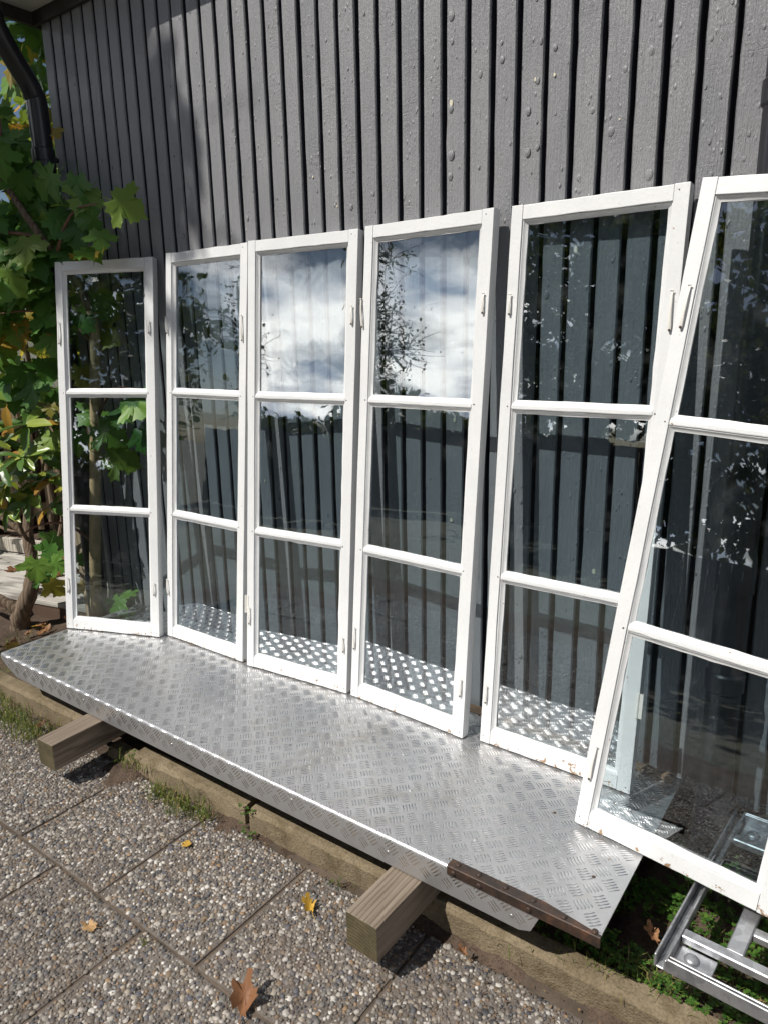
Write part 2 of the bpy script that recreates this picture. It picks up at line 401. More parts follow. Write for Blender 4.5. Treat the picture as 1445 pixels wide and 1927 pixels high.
# ------------------------------------------------------------------ mesh helpers
class MB:
    def __init__(self):
        self.v = []; self.f = []
    def add(self, vs, fs):
        o = len(self.v)
        self.v += [tuple(p) for p in vs]
        self.f += [tuple(i+o for i in f) for f in fs]
    def box(self, x0, x1, y0, y1, z0, z1):
        vs = [(x, y, z) for z in (z0, z1) for y in (y0, y1) for x in (x0, x1)]
        self.add(vs, [(0, 2, 3, 1), (4, 5, 7, 6), (0, 1, 5, 4), (2, 6, 7, 3), (0, 4, 6, 2), (1, 3, 7, 5)])
        return self
    def loft(self, rings, cap=True, closed=True):
        n = len(rings[0]); o = len(self.v)
        for r in rings:
            self.v += [tuple(p) for p in r]
        for i in range(len(rings)-1):
            for j in range(n if closed else n-1):
                a = o+i*n+j; b = o+i*n+(j+1) % n
                self.f.append((a, b, b+n, a+n))
        if cap and closed:
            self.f.append(tuple(o+j for j in range(n))[::-1])
            self.f.append(tuple(o+(len(rings)-1)*n+j for j in range(n)))
        return self
    def tube(self, path, radii, n=10, cap=True, squash=None, wob=0.0):
        P = [Vector(p) for p in path]
        if not hasattr(radii, '__len__'):
            radii = [radii]*len(P)
        rings = []; prev = None
        for i, p in enumerate(P):
            t = (P[min(i+1, len(P)-1)]-P[max(i-1, 0)]).normalized()
            if prev is None:
                a = t.cross(Vector((0, 0, 1)))
                if a.length < 0.1:
                    a = t.cross(Vector((0, 1, 0)))
            else:
                a = prev - t*prev.dot(t)
            a.normalize(); prev = a; b = t.cross(a)
            sa, sb = squash or (1, 1)
            rings.append([p + (a*math.cos(q)*sa + b*math.sin(q)*sb)*radii[i]*(1+wob*random.uniform(-1, 1)) for q in [2*math.pi*j/n for j in range(n)]])
        return self.loft(rings, cap)
    def build(self, name, mat, parent=None, smooth=False, bevel=0.0, kind=None, seg=1, sharp=None):
        me = bpy.data.meshes.new(name)
        me.from_pydata([(x*S, y*S, z*S) for x, y, z in self.v], [], self.f)
        if bevel:
            bm = bmesh.new(); bm.from_mesh(me)
            bmesh.ops.recalc_face_normals(bm, faces=bm.faces)
            eds = [e for e in bm.edges if len(e.link_faces) == 2 and e.calc_face_angle(0) > 0.5]
            bmesh.ops.bevel(bm, geom=eds, offset=bevel*S, segments=seg, affect='EDGES', profile=0.6)
            bm.to_mesh(me); bm.free()
        me.materials.append(MAT[mat] if isinstance(mat, str) else mat)
        if smooth:
            me.polygons.foreach_set('use_smooth', [True]*len(me.polygons))
            if sharp:
                try:
                    me.set_sharp_from_angle(angle=rad(sharp))
                except Exception:
                    pass
        me.update()
        return link(name, me, parent, kind)
def link(name, data, parent=None, kind=None, loc=None, rot=None, scale=None):
    o = bpy.data.objects.new(name, data)
    col.objects.link(o)
    if parent is not None:
        o.parent = parent
    if kind:
        o['kind'] = kind
    if loc is not None:
        o.location = Vector(loc)*S
    if rot is not None:
        o.rotation_euler = rot
    if scale is not None:
        o.scale = (scale,)*3 if not hasattr(scale, '__len__') else scale
    return o
def tag(o, label=None, cat=None, group=None, kind=None):
    if label: o['label'] = label
    if cat: o['category'] = cat
    if group: o['group'] = group
    if kind: o['kind'] = kind
    return o
def thing(name, label, cat, loc=(0, 0, 0), group=None):
    return tag(link(name, None, loc=loc), label, cat, group)
def spline(pts, n=6):
    P = [Vector(p) for p in pts]; out = []
    for i in range(len(P)-1):
        a, b, c, d = P[max(i-1, 0)], P[i], P[i+1], P[min(i+2, len(P)-1)]
        for k in range(n):
            t = k/n
            out.append(0.5*((2*b)+(c-a)*t+(2*a-5*b+4*c-d)*t*t+(3*b-3*c+d-a)*t**3))
    out.append(P[-1])
    return out
def bolt_mesh(mb, c, nrm, r, h, n=10):
    c = Vector(c); nn = Vector(nrm).normalized()
    a = nn.orthogonal().normalized(); b = nn.cross(a)
    prof = [(1.0, 0), (1.0, 0.35), (0.85, 0.75), (0.5, 1.0)]
    rings = [[c + (a*math.cos(2*math.pi*j/n)+b*math.sin(2*math.pi*j/n))*r*q + nn*h*t for j in range(n)] for q, t in prof]
    mb.loft(rings)

# ------------------------------------------------------------------ ground and pavement
GZ = -0.205          # top of the pavement
BZ = -0.158          # planting bed behind the kerb
gm = MB()
R = 420
gm.add([(-R, -R, -0.245), (R, -R, -0.245), (R, R, -0.245), (-R, R, -0.245)], [(0, 1, 2, 3)])
gm.build('ground', 'ground', kind='structure')

def hnoise(x, y):
    return (math.sin(x*13.1+y*7.7)+math.sin(x*29.3-y*17.9+1.3)*0.6+math.sin(x*61+y*53)*0.35+math.sin(x*113-y*97+2)*0.2)
def sheet(name, x0, x1, y0, y1, nx, ny, hf, mat):
    vs = []; fs = []
    for j in range(ny+1):
        for i in range(nx+1):
            x = x0+(x1-x0)*i/nx; y = y0+(y1-y0)*j/ny
            vs.append((x, y, hf(x, y)))
    for j in range(ny):
        for i in range(nx):
            a = j*(nx+1)+i
            fs.append((a, a+1, a+nx+2, a+nx+1))
    mb = MB(); mb.add(vs, fs)
    return mb.build(name, mat, smooth=True, kind='structure')
sheet('soil_bed', -5.2, 2.0, -0.505, 2.2, 300, 90, lambda x, y: BZ + 0.006*hnoise(x, y) - (0.03 if -2.34 < x < -0.33 and y < -0.05 else 0), 'soil')
def strip_h(x, y):
    # soil and moss washed against the kerb, thinning out over the slabs
    t = (y+0.66)/(0.66-0.515)
    reach = (0.50 if x < -0.75 else 0.80)+0.24*math.sin(x*5.1+0.8)+0.22*math.sin(x*11.7)+0.12*math.sin(x*27)
    return GZ - 0.009 + 0.015*max(0, min(1, (t-reach)*1.6)) + 0.0042*hnoise(x*2.3, y*2.3)
sheet('soil_strip', -2.9, 0.7, -0.66, -0.512, 420, 26, strip_h, 'soil')

pav = tag(link('pavement', None, loc=(0, 0, GZ)), kind='structure')
SL = 0.335
sm = MB().box(-SL/2+0.003, SL/2-0.003, -SL/2+0.003, SL/2-0.003, -0.035, -0.001)
slab_me = []
for k in range(2):
    o = sm.build('paving_slab', 'slab', bevel=0.003, seg=2)
    slab_me.append(o.data); bpy.data.objects.remove(o)
gph = (1+5**0.5)/2
iv = np.array([(-1, gph, 0), (1, gph, 0), (-1, -gph, 0), (1, -gph, 0), (0, -1, gph), (0, 1, gph), (0, -1, -gph), (0, 1, -gph), (gph, 0, -1), (gph, 0, 1), (-gph, 0, -1), (-gph, 0, 1)])/(1+gph*gph)**0.5
ifc = np.array([(0, 11, 5), (0, 5, 1), (0, 1, 7), (0, 7, 10), (0, 10, 11), (1, 5, 9), (5, 11, 4), (11, 10, 2), (10, 7, 6), (7, 1, 8), (3, 9, 4), (3, 4, 2), (3, 2, 6), (3, 6, 8), (3, 8, 9), (4, 9, 5), (2, 4, 11), (6, 2, 10), (8, 6, 7), (9, 8, 1)])
keep = [f for f in ifc if iv[f][:, 2].mean() > -0.45]
ifc = np.array(keep)
def pebble_mesh(seed):
    r = np.random.default_rng(seed)
    n = 42; g = (np.arange(n)+0.5)/n - 0.5
    X, Y = np.meshgrid(g, g)
    X = X + (np.arange(n) % 2)[:, None]*0.5/n
    X = X.ravel()*(SL-0.012); Y = Y.ravel()*(SL-0.010)
    X = X + r.normal(0, 0.0017, X.size); Y = Y + r.normal(0, 0.0017, Y.size)
    lim = SL/2-0.005
    ok = (np.abs(X) < lim) & (np.abs(Y) < lim) & (r.random(X.size) > 0.05)
    X = X[ok]; Y = Y[ok]; N = X.size
    a = r.uniform(0, 6.28, N); sz = np.clip(r.lognormal(math.log(0.0039), 0.32, N), 0.0020, 0.0085)
    el = r.uniform(1.0, 1.65, N)
    sx = sz*el**0.5; sy = sz/el**0.5; szz = r.uniform(0.0018, 0.0033, N)
    V = iv[None]*(1.05+r.uniform(-0.14, 0.14, (N, len(iv), 1)))
    x = V[..., 0]*sx[:, None]; y = V[..., 1]*sy[:, None]; z = V[..., 2]*szz[:, None]
    tx = r.normal(0, 0.16, N)[:, None]
    z = z + x*tx
    ca, sa = np.cos(a)[:, None], np.sin(a)[:, None]
    P = np.stack([x*ca-y*sa+X[:, None], x*sa+y*ca+Y[:, None], z-0.0008+r.normal(0, 0.0006, N)[:, None]], -1)*S
    F = (ifc[None]+(np.arange(N)*len(iv))[:, None, None]).reshape(-1, 3)
    me = bpy.data.meshes.new('pebbles')
    me.vertices.add(N*len(iv)); me.vertices.foreach_set('co', P.reshape(-1).astype(np.float32))
    me.loops.add(F.size); me.loops.foreach_set('vertex_index', F.reshape(-1).astype(np.int32))
    me.polygons.add(len(F)); me.polygons.foreach_set('loop_start', np.arange(0, F.size, 3, dtype=np.int32))
    me.polygons.foreach_set('use_smooth', np.ones(len(F), dtype=bool))
    me.materials.append(MAT['pebble']); me.update(calc_edges=True); me.validate()
    return me
pebs = [pebble_mesh(s) for s in (3, 4, 5, 6)]
for row in range(4):
    yc = -0.882 + SL/2 - row*SL
    off = (-1.334 if row % 2 == 0 else -1.499)
    for kx in range(-5, 7):
        xc = off + SL/2 + kx*SL
        o = link('paving_slab', random.choice(slab_me), pav, loc=(xc, yc, random.uniform(-0.002, 0.001)),
                 rot=(random.uniform(-0.004, 0.004), random.uniform(-0.004, 0.004), random.uniform(-0.006, 0.006)))
        p = link('pebbles', random.choice(pebs), o, 'stuff', rot=(0, 0, random.randrange(4)*math.pi/2))
# joint sand below the slab tops
js = MB(); js.add([(-3.4, -2.3, -0.0042), (1.4, -2.3, -0.0042), (1.4, -0.52, -0.0042), (-3.4, -0.52, -0.0042)], [(0, 1, 2, 3)])
js.build('joint_sand', 'sand', pav)

# kerb stones
kerb = tag(link('kerb', None, loc=(0, 0, 0)), kind='structure')
def kerb_stone(x0, x1, y0, y1, ztop, rz=0.0, ry=0.0, depth=0.05):
    L = x1-x0; n = max(3, int(L/0.03)); rings = []
    for i in range(n+1):
        x = L*i/n
        e = 0.004*random.uniform(-1, 1)
        rings.append([(x, 0+0.0016*random.uniform(-1, 1), -0.13), (x, 0.001*random.uniform(-1, 1), -0.012+0.002*random.uniform(-1, 1)), (x, 0.009+e*0.3, -0.001), (x, 0.03, e*0.3),
                      (x, depth-0.006, e*0.3), (x, depth, -0.008), (x, depth, -0.13)])
    mb = MB().loft(rings)
    o = mb.build('kerb_stone', 'concrete', kerb, smooth=True, sharp=35)
    o.location = Vector((x0, y0, ztop))*S
    o.rotation_euler = (0, ry, rz)
    return o
kerb_stone(-3.05, -1.93, -0.552, 0, -0.149, rad(1.2), rad(-0.3))
kerb_stone(-1.80, -1.69, -0.545, 0, -0.172, rad(4), rad(7))
kerb_stone(-1.665, -1.228, -0.548, 0, -0.146, rad(2.6), rad(0.4))
kerb_stone(-1.208, -0.12, -0.532, 0, -0.146, rad(1.05), rad(0.0))
kerb_stone(-0.114, 0.95, -0.512, 0, -0.147, rad(1.0), rad(0.2))

# ------------------------------------------------------------------ the house
house = thing('house', 'dark grey timber house wall with vertical boards and dark eave', 'house', (0, 0, -0.16))
HZ = 0.16
def hpart(mb, name, mat, **k):
    mb.v = [(x, y, z+HZ) for x, y, z in mb.v]
    return mb.build(name, mat, house, **k)
PITCH = 0.06325
XL, XR = -2.622, 1.64
big = [(849, 292, 13), (847, 332, 10), (849, 30, 12), (661, 390, 8), (614, 76, 6), (992, 287, 11), (1010, 277, 8), (1149, 247, 13), (1226, 95, 13), (1242, 45, 10),
       (1114, 208, 9), (1088, 335, 9), (1221, 329, 15), (993, 209, 10), (1176, 130, 9), (1052, 349, 6), (1089, 360, 7), (1044, 89, 9), (1146, 147, 8), (545, 352, 5),
       (606, 358, 6), (655, 130, 5), (663, 152, 4), (685, 25, 6), (1205, 281, 6), (1408, 252, 7), (900, 315, 5), (944, 112, 9), (943, 80, 6), (850, 78, 8), (1437, 50, 7), (1409, 63, 5), (1056, 318, 5), (1160, 245, 4), (1113, 96, 4), (848, 205, 10)]
def wall_hit(px, py):
    d = fw + r2*((px-722.5)/1336) - u2*((py-963.5)/1336)
    t = -CAM.y/d.y
    return CAM + d*t
bigs = []
for px, py, r in big:
    h = wall_hit(px, py); dep = (h-CAM).dot(fw)
    bigs.append((h.x, h.z, r*dep/1336))
def dome(mb, x, z, rx, rz, h):
    n = 9; rings = []
    for q, t in ((1.0, -0.001), (0.9, 0.45*h), (0.66, 0.8*h), (0.32, 0.97*h)):
        rings.append([(x+rx*q*math.cos(2*math.pi*j/n), -t, z+rz*q*math.sin(2*math.pi*j/n)) for j in range(n)])
    o = len(mb.v)
    mb.loft(rings, cap=False)
    mb.v.append((x, -h, z)); c = len(mb.v)-1; b = o+3*n
    mb.f += [(b+j, b+(j+1) % n, c) for j in range(n)]
nb0 = math.ceil((XL+0.331)/PITCH)
g = nb0
edges = [XL] + [-0.331+PITCH*k for k in range(nb0, int((XR+0.331)/PITCH)+1)] + [XR]
for i in range(len(edges)-1):
    a, b = edges[i], edges[i+1]
    if b-a < 0.02:
        continue
    gw = 0.0057
    x0 = a + (gw if i else 0); x1 = b - gw + random.uniform(-0.0012, 0.0012)
    mb = MB(); rings = []; n = 46
    yo = random.uniform(-0.0012, 0.0012)
    for q in range(n+1):
        z = -0.035 + (2.10+0.035)*q/n
        e0 = random.gauss(0, 0.00045); e1 = random.gauss(0, 0.00045)
        rings.append([(x0+e0, 0.042, z), (x0+e0, 0.0045+yo, z), (x0+e0+0.0035, yo, z), (x1+e1-0.0035, yo, z), (x1+e1, 0.0045+yo, z), (x1+e1, 0.042, z)])
    mb.loft(rings)
    cx = (x0+x1)/2
    for bx, bz, br in bigs:
        if x0 < bx < x1:
            bx = min(max(bx, x0+br*0.8), x1-br*0.8)
            dome(mb, bx, bz, br*0.56, br*0.8, br*0.24)
    dens = 16 if -1.9 < cx < 0.2 else 7
    for q in range(dens):
        rr = abs(random.gauss(0.0016, 0.0012))+0.0012
        dome(mb, random.uniform(x0+0.006, x1-0.006), random.uniform(0.0, 2.05), rr, rr*random.uniform(1.1, 2.0), rr*0.3)
    bo = hpart(mb, 'board', 'board', smooth=True, sharp=40)
    bo.data.materials.append(MAT['grooveshade'])
    idx = [1 if (abs(p.normal.x) > 0.9 and len(p.vertices) == 4) else 0 for p in bo.data.polygons]  # side faces take the navy: groove shade painted onto the board edges
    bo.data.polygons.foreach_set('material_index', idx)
hpart(MB().box(XL+0.004, XR-0.004, 0.036, 0.07, -0.034, 2.2), 'backing_wall', 'grooveshade')
hpart(MB().box(XL+0.03, XR, 0.028, 2.6, -0.30, -0.036), 'foundation', 'foundation')
hpart(MB().box(XL+0.001, XL+0.03, 0.03, 2.6, -0.036, 2.6), 'side_wall', 'grooveshade')
hpart(MB().box(XL-0.004, XR+0.01, -0.014, -0.0015, 2.082, 2.126), 'frieze_board', 'trim', bevel=0.001)
hpart(MB().box(XL-0.05, XR+0.05, -0.124, 0.6, 2.1265, 2.140), 'soffit', 'soffit')
hpart(MB().box(XL-0.05, XR+0.05, -0.141, -0.1245, 2.124, 2.23), 'fascia', 'trim', bevel=0.001)
hpart(MB().box(XL-0.024, XL-0.0045, -0.141, 2.4, 2.085, 2.126), 'verge_board', 'trim', bevel=0.001)
rf = MB()
for q in range(60):
    x0 = XL-0.08+q*(XR-XL+0.16)/60; x1 = XL-0.08+(q+1)*(XR-XL+0.16)/60
    hh = 0.012 if q % 2 else 0.0
    rf.add([(x0, -0.20, 2.235+hh), (x1, -0.20, 2.235+hh), (x1, 2.6, 3.30+hh), (x0, 2.6, 3.30+hh), (x0, -0.20, 2.215), (x1, -0.20, 2.215), (x1, 2.6, 3.28), (x0, 2.6, 3.28)],
           [(0, 1, 2, 3), (7, 6, 5, 4), (0, 4, 5, 1), (1, 5, 6, 2), (2, 6, 7, 3), (3, 7, 4, 0)])
hpart(rf, 'roof', 'roof')
ch = MB()
for px, py, r in [(849, 193, 5), (1043, 141, 3), (1007, 150, 3), (590, 333, 2), (1083, 470, 6), (855, 790, 4), (849, 978, 4), (1117, 1075, 5), (500, 905, 2), (596, 1008, 2), (1165, 225, 2), (636, 388, 2)]:
    h = wall_hit(px, py); dep = (h-CAM).dot(fw); q = r*dep/1336
    n = 7; ring = [(h.x+q*math.cos(6.283*j/n)*random.uniform(0.5, 1), -0.0022, h.z+1.4*q*math.sin(6.283*j/n)*random.uniform(0.6, 1.1)) for j in range(n)]
    ch.loft([[(a, 0.002, c) for a, b, c in ring], ring])
hpart(ch, 'paint_chips', 'chip', kind='stuff')

# downpipes
def downpipe(x, y, zb, label, clamps, seams):
    t = thing('downpipe', label, 'downpipe', (x, y, zb))
    path = spline([(0, 0, 0), (0, 0, 0.6), (0, 0, 1.2), (0, 0, 1.80-zb-0.06), (0, -0.012, 1.845-zb), (0, -0.060, 1.925-zb), (0, -0.105, 2.00-zb), (0, -0.122, 2.06-zb), (0, -0.122, 2.20-zb)], 6)
    MB().tube(path, 0.0345, 18, cap=False).build('pipe', 'pipe', t, smooth=True)
    for z in seams:
        MB().tube([(0, 0, z), (0, 0, z+0.07), (0, 0, z+0.085)], [0.0372, 0.0372, 0.0352], 18, cap=True).build('sleeve', 'pipe', t, smooth=True, sharp=40)
    MB().tube([(0, 0, -0.004), (0, 0, 0.0), (0, 0, 0.22), (0, 0, 0.225)], [0.036, 0.0378, 0.0378, 0.035], 18, cap=False).build('pipe_shoe', 'pipe', t, smooth=True, sharp=40)
    for z in clamps:
        c = MB().tube([(0, 0, z), (0, 0, z+0.004), (0, 0, z+0.041), (0, 0, z+0.045)], [0.0345, 0.0385, 0.0385, 0.0345], 18, cap=False).build('clamp', 'pipe', t, smooth=True, sharp=40)
        MB().tube([(-0.028, -y*0.35, z+0.022), (-0.028, -y-0.002, z+0.022)], 0.008, 10).build('clamp_stud', 'pipe', c, smooth=True, sharp=40)
        b = MB(); bolt_mesh(b, (-0.028, -y-0.012, z+0.022), (0, -1, 0), 0.013, 0.008)
        b.build('clamp_washer', 'pipe', c)
    return t
downpipe(-2.560, -0.072, -0.125, 'black downpipe with S bend at the wall corner beside the maple', [1.75], [1.70])
downpipe(-0.232, -0.072, -0.110, 'black downpipe standing behind the tilted window and galvanised frame', [0.38, 1.49], [1.9, 0.60])
gt = thing('roof_gutter', 'black half round rain gutter along the eave', 'gutter', (XL-0.06, -0.180, 2.222))
gb = MB(); n = 10
outer = [(-0.036*math.cos(math.pi*j/n), 0.055-0.05*math.sin(math.pi*j/n)) for j in range(n+1)]
inner = [(-0.032*math.cos(math.pi*j/n), 0.055-0.046*math.sin(math.pi*j/n)) for j in range(n, -1, -1)]
prof = outer+inner
gb.loft([[(x, y, z) for y, z in prof] for x in (0, XR-XL+0.12)])
gb.build('channel', 'pipe', gt, smooth=True, sharp=40)

# ------------------------------------------------------------------ aluminium platform
PX0, PX1, PYF, PYB = -2.347, -0.306, -0.568, -0.022
plat = thing('metal_platform', 'long aluminium tread plate platform resting on two timber beams', 'platform', ((PX0+PX1)/2, (PYF+PYB)/2, -0.065))
PO = Vector(((PX0+PX1)/2, (PYF+PYB)/2, -0.065))
def ppart(mb, name, mat, parent=None, **k):
    mb.v = [(x-PO.x, y-PO.y, z-PO.z) for x, y, z in mb.v]
    return mb.build(name, mat, parent or plat, **k)
FR = 0.010                                    # fold radius
def fold(s, h):
    # s: distance from the front face line measured on the unrolled sheet (positive = on top)
    yb = PYF+FR
    arc = FR*math.pi/2
    if s >= 0:
        return (yb+s, h)
    if s > -arc:
        a = -s/FR
        return (yb-(FR+h)*math.sin(a), -FR+(FR+h)*math.cos(a))
    return (PYF-h, -FR-(-s-arc))
def lip(x):
    # how far the folded lip hangs down at x
    pts = [(PX0, 0.018), (-2.30, 0.045), (-2.25, 0.064), (-0.455, 0.064), (-0.432, 0.055), (-0.415, 0.016), (-0.4149, 0.0), (PX1, 0.0)]
    for (a, u), (b, v) in zip(pts, pts[1:]):
        if a <= x <= b:
            return u+(v-u)*(x-a)/(b-a)
    return 0
xs = [PX0, -2.32, -2.30, -2.275, -2.25, -1.8, -1.3, -0.8, -0.455, -0.432, -0.4151]
dm = MB(); rings = []
def sect(x, l):
    arc = FR*math.pi/2
    ss = [PYB-(PYF+FR), 0.2, 0.0] + [-arc*q/6 for q in range(1, 7)] + [-arc-max(l-FR, 0.0005)]
    top = [(x,)+fold(s, 0.0) for s in ss]
    bot = [(x,)+fold(s, -0.0035) for s in ss][::-1]
    return top+bot
dm.loft([sect(x, lip(x)) for x in xs])
ppart(dm, 'deck_sheet', 'alu', smooth=True, sharp=30)
dm2 = MB().box(-0.4150, PX1, PYF+0.002, PYB, -0.0035, 0.0)
ppart(dm2, 'deck_end', 'alu')
# raised bars, five to a group, groups crossing at right angles on a centred lattice
tb = MB()
def bar(cx, cs, ang, L, wd, h):
    ca, sa = math.cos(ang), math.sin(ang)
    pts = [(-L/2, 0, 0), (-L*0.30, -wd/2, 0), (L*0.30, -wd/2, 0), (L/2, 0, 0), (L*0.30, wd/2, 0), (-L*0.30, wd/2, 0),
           (-L*0.32, 0, h*0.85), (0, 0, h), (L*0.32, 0, h*0.85)]
    vs = []
    for u, v, q in pts:
        x = cx+u*ca-v*sa; s = cs+u*sa+v*ca
        y, z = fold(s, q+0.0002 if q else -0.0006)
        if not (PX0+0.001 < x < PX1-0.001) or s > PYB-PYF-FR-0.002:
            return
        l = lip(x)
        if s < 0 and (l < 0.02 or -s > l-FR*0.5+0.005):
            return
        vs.append((x, y, z))
    tb.add(vs, [(0, 1, 6), (1, 2, 8, 7, 6), (2, 3, 8), (3, 4, 8), (4, 5, 6, 7, 8), (5, 0, 6)])
px_, py_ = 0.0512, 0.0486
s0 = -0.365-(PYF+FR)
for i in range(-36, 14):
    for j in range(-8, 9):
        for hv in (0, 1):
            cx = -0.7155 + (i+0.5*hv)*px_
            cs = s0 + (j+0.5*hv)*py_
            if cx < PX0-0.03 or cx > PX1+0.03 or cs < -0.10 or cs > 0.56:
                continue
            ang = rad(135) if hv == 0 else rad(45)
            for q in range(-2, 3):
                o = q*0.0067
                L = 0.0305 - abs(q)*0.0012
                bar(cx-o*math.sin(ang), cs+o*math.cos(ang), ang, L, 0.0050, 0.0011)
ppart(tb, 'tread_bars', 'barmetal', kind='stuff', smooth=True)
# rusty angle iron riveted to the front corner
am = MB()
A = [(-0.606, 0.0185, 0.020), (-0.52, 0.0185, 0.020), (-0.412, 0.0185, 0.0205), (-0.36, 0.011, 0.0205), (-0.304, 0.003, 0.0215)]
th = 0.004; rings = []
for x, wt, hv in A:
    yf = PYF-0.0045; zt = 0.0055
    rings.append([(x, yf+wt+th, zt), (x, yf+wt+th, zt-th), (x, yf+th, zt-th), (x, yf+th, zt-hv), (x, yf, zt-hv), (x, yf, zt-0.0012), (x, yf+0.0012, zt)])
am.loft(rings)
ai = ppart(am, 'angle_iron', 'rust')
for x, fl in [(-0.588, 't'), (-0.543, 't'), (-0.487, 't'), (-0.432, 't'), (-0.372, 't'), (-0.316, 't'), (-0.592, 'f'), (-0.536, 'f'), (-0.435, 'f')]:
    b = MB()
    if fl == 't':
        bolt_mesh(b, (x, PYF+0.009 if x < -0.4 else PYF+0.0045, 0.0054), (0, 0, 1), 0.0058, 0.0032)
    else:
        bolt_mesh(b, (x, PYF-0.0044, -0.0065), (0, -1, 0), 0.0058, 0.0032)
    ppart(b, 'bolt', 'rust', ai, smooth=True, sharp=50)
for x, y in [(-1.72, -0.30), (-1.2, -0.42), (-0.893, -0.30), (-0.80, -0.41), (-0.695, -0.295), (-0.97, -0.50), (-0.60, -0.47), (-1.45, -0.52), (-2.0, -0.52)]:
    b = MB(); bolt_mesh(b, (x, y, 0.0), (0, 0, 1), 0.0042, 0.0016)
    ppart(b, 'screw', 'zinc', smooth=True, sharp=50)
for x, z in [(-2.19, -0.022), (-1.86, -0.026), (-1.45, -0.03), (-1.02, -0.022), (-0.75, -0.035), (-0.47, -0.042)]:
    b = MB(); bolt_mesh(b, (x, PYF, z), (0, -1, 0), 0.0042, 0.0016)
    ppart(b, 'screw', 'zinc', smooth=True, sharp=50)
for x, y in [(-0.365, -0.435), (-0.405, -0.195), (-0.50, -0.30)]:
    b = MB(); bolt_mesh(b, (x, y, 0.0), (0, 0, 1), 0.004, 0.0006)
    ppart(b, 'screw_hole', 'hole')

# timber beams under it
def beam(x, y0, y1, rz, label, wd=0.0745, hh=0.0775):
    mb = MB(); rings = []; n = 14
    for i in range(n+1):
        y = (y1-y0)*i/n
        wv = lambda: random.uniform(-0.0006, 0.0006)
        rings.append([(-wd/2+wv(), y, 0), (wd/2+wv(), y, 0), (wd/2+wv(), y, hh+wv()), (-wd/2+wv(), y, hh+wv())])
    mb.loft(rings)
    o = mb.build('timber_beam', 'beam', bevel=0.0022, seg=2)
    o.location = Vector((x, y0, -0.1445))*S
    o.rotation_euler = (0, 0, rz)
    return tag(o, label, 'beam', 'timber beams carrying the platform')
beam(-0.709, -0.714, -0.06, rad(-1.0), 'weathered square beam under the platform by the rusty angle iron')
beam(-1.806, -0.725, -0.06, rad(2.0), 'weathered square beam under the platform by the broken kerb end')

# wooden strip lying along the wall at the back of the deck
ws_ = MB().box(-0.30, 0.30, -0.011, 0.011, 0, 0.012).build('wooden_strip', 'brownwood', bevel=0.0015)
ws_.location = Vector((-0.62, -0.030, 0.0022))*S
ws_.rotation_euler = (0, 0, rad(-2.5))
tag(ws_, 'narrow brown wood strip lying on the deck against the wall', 'wood strip')

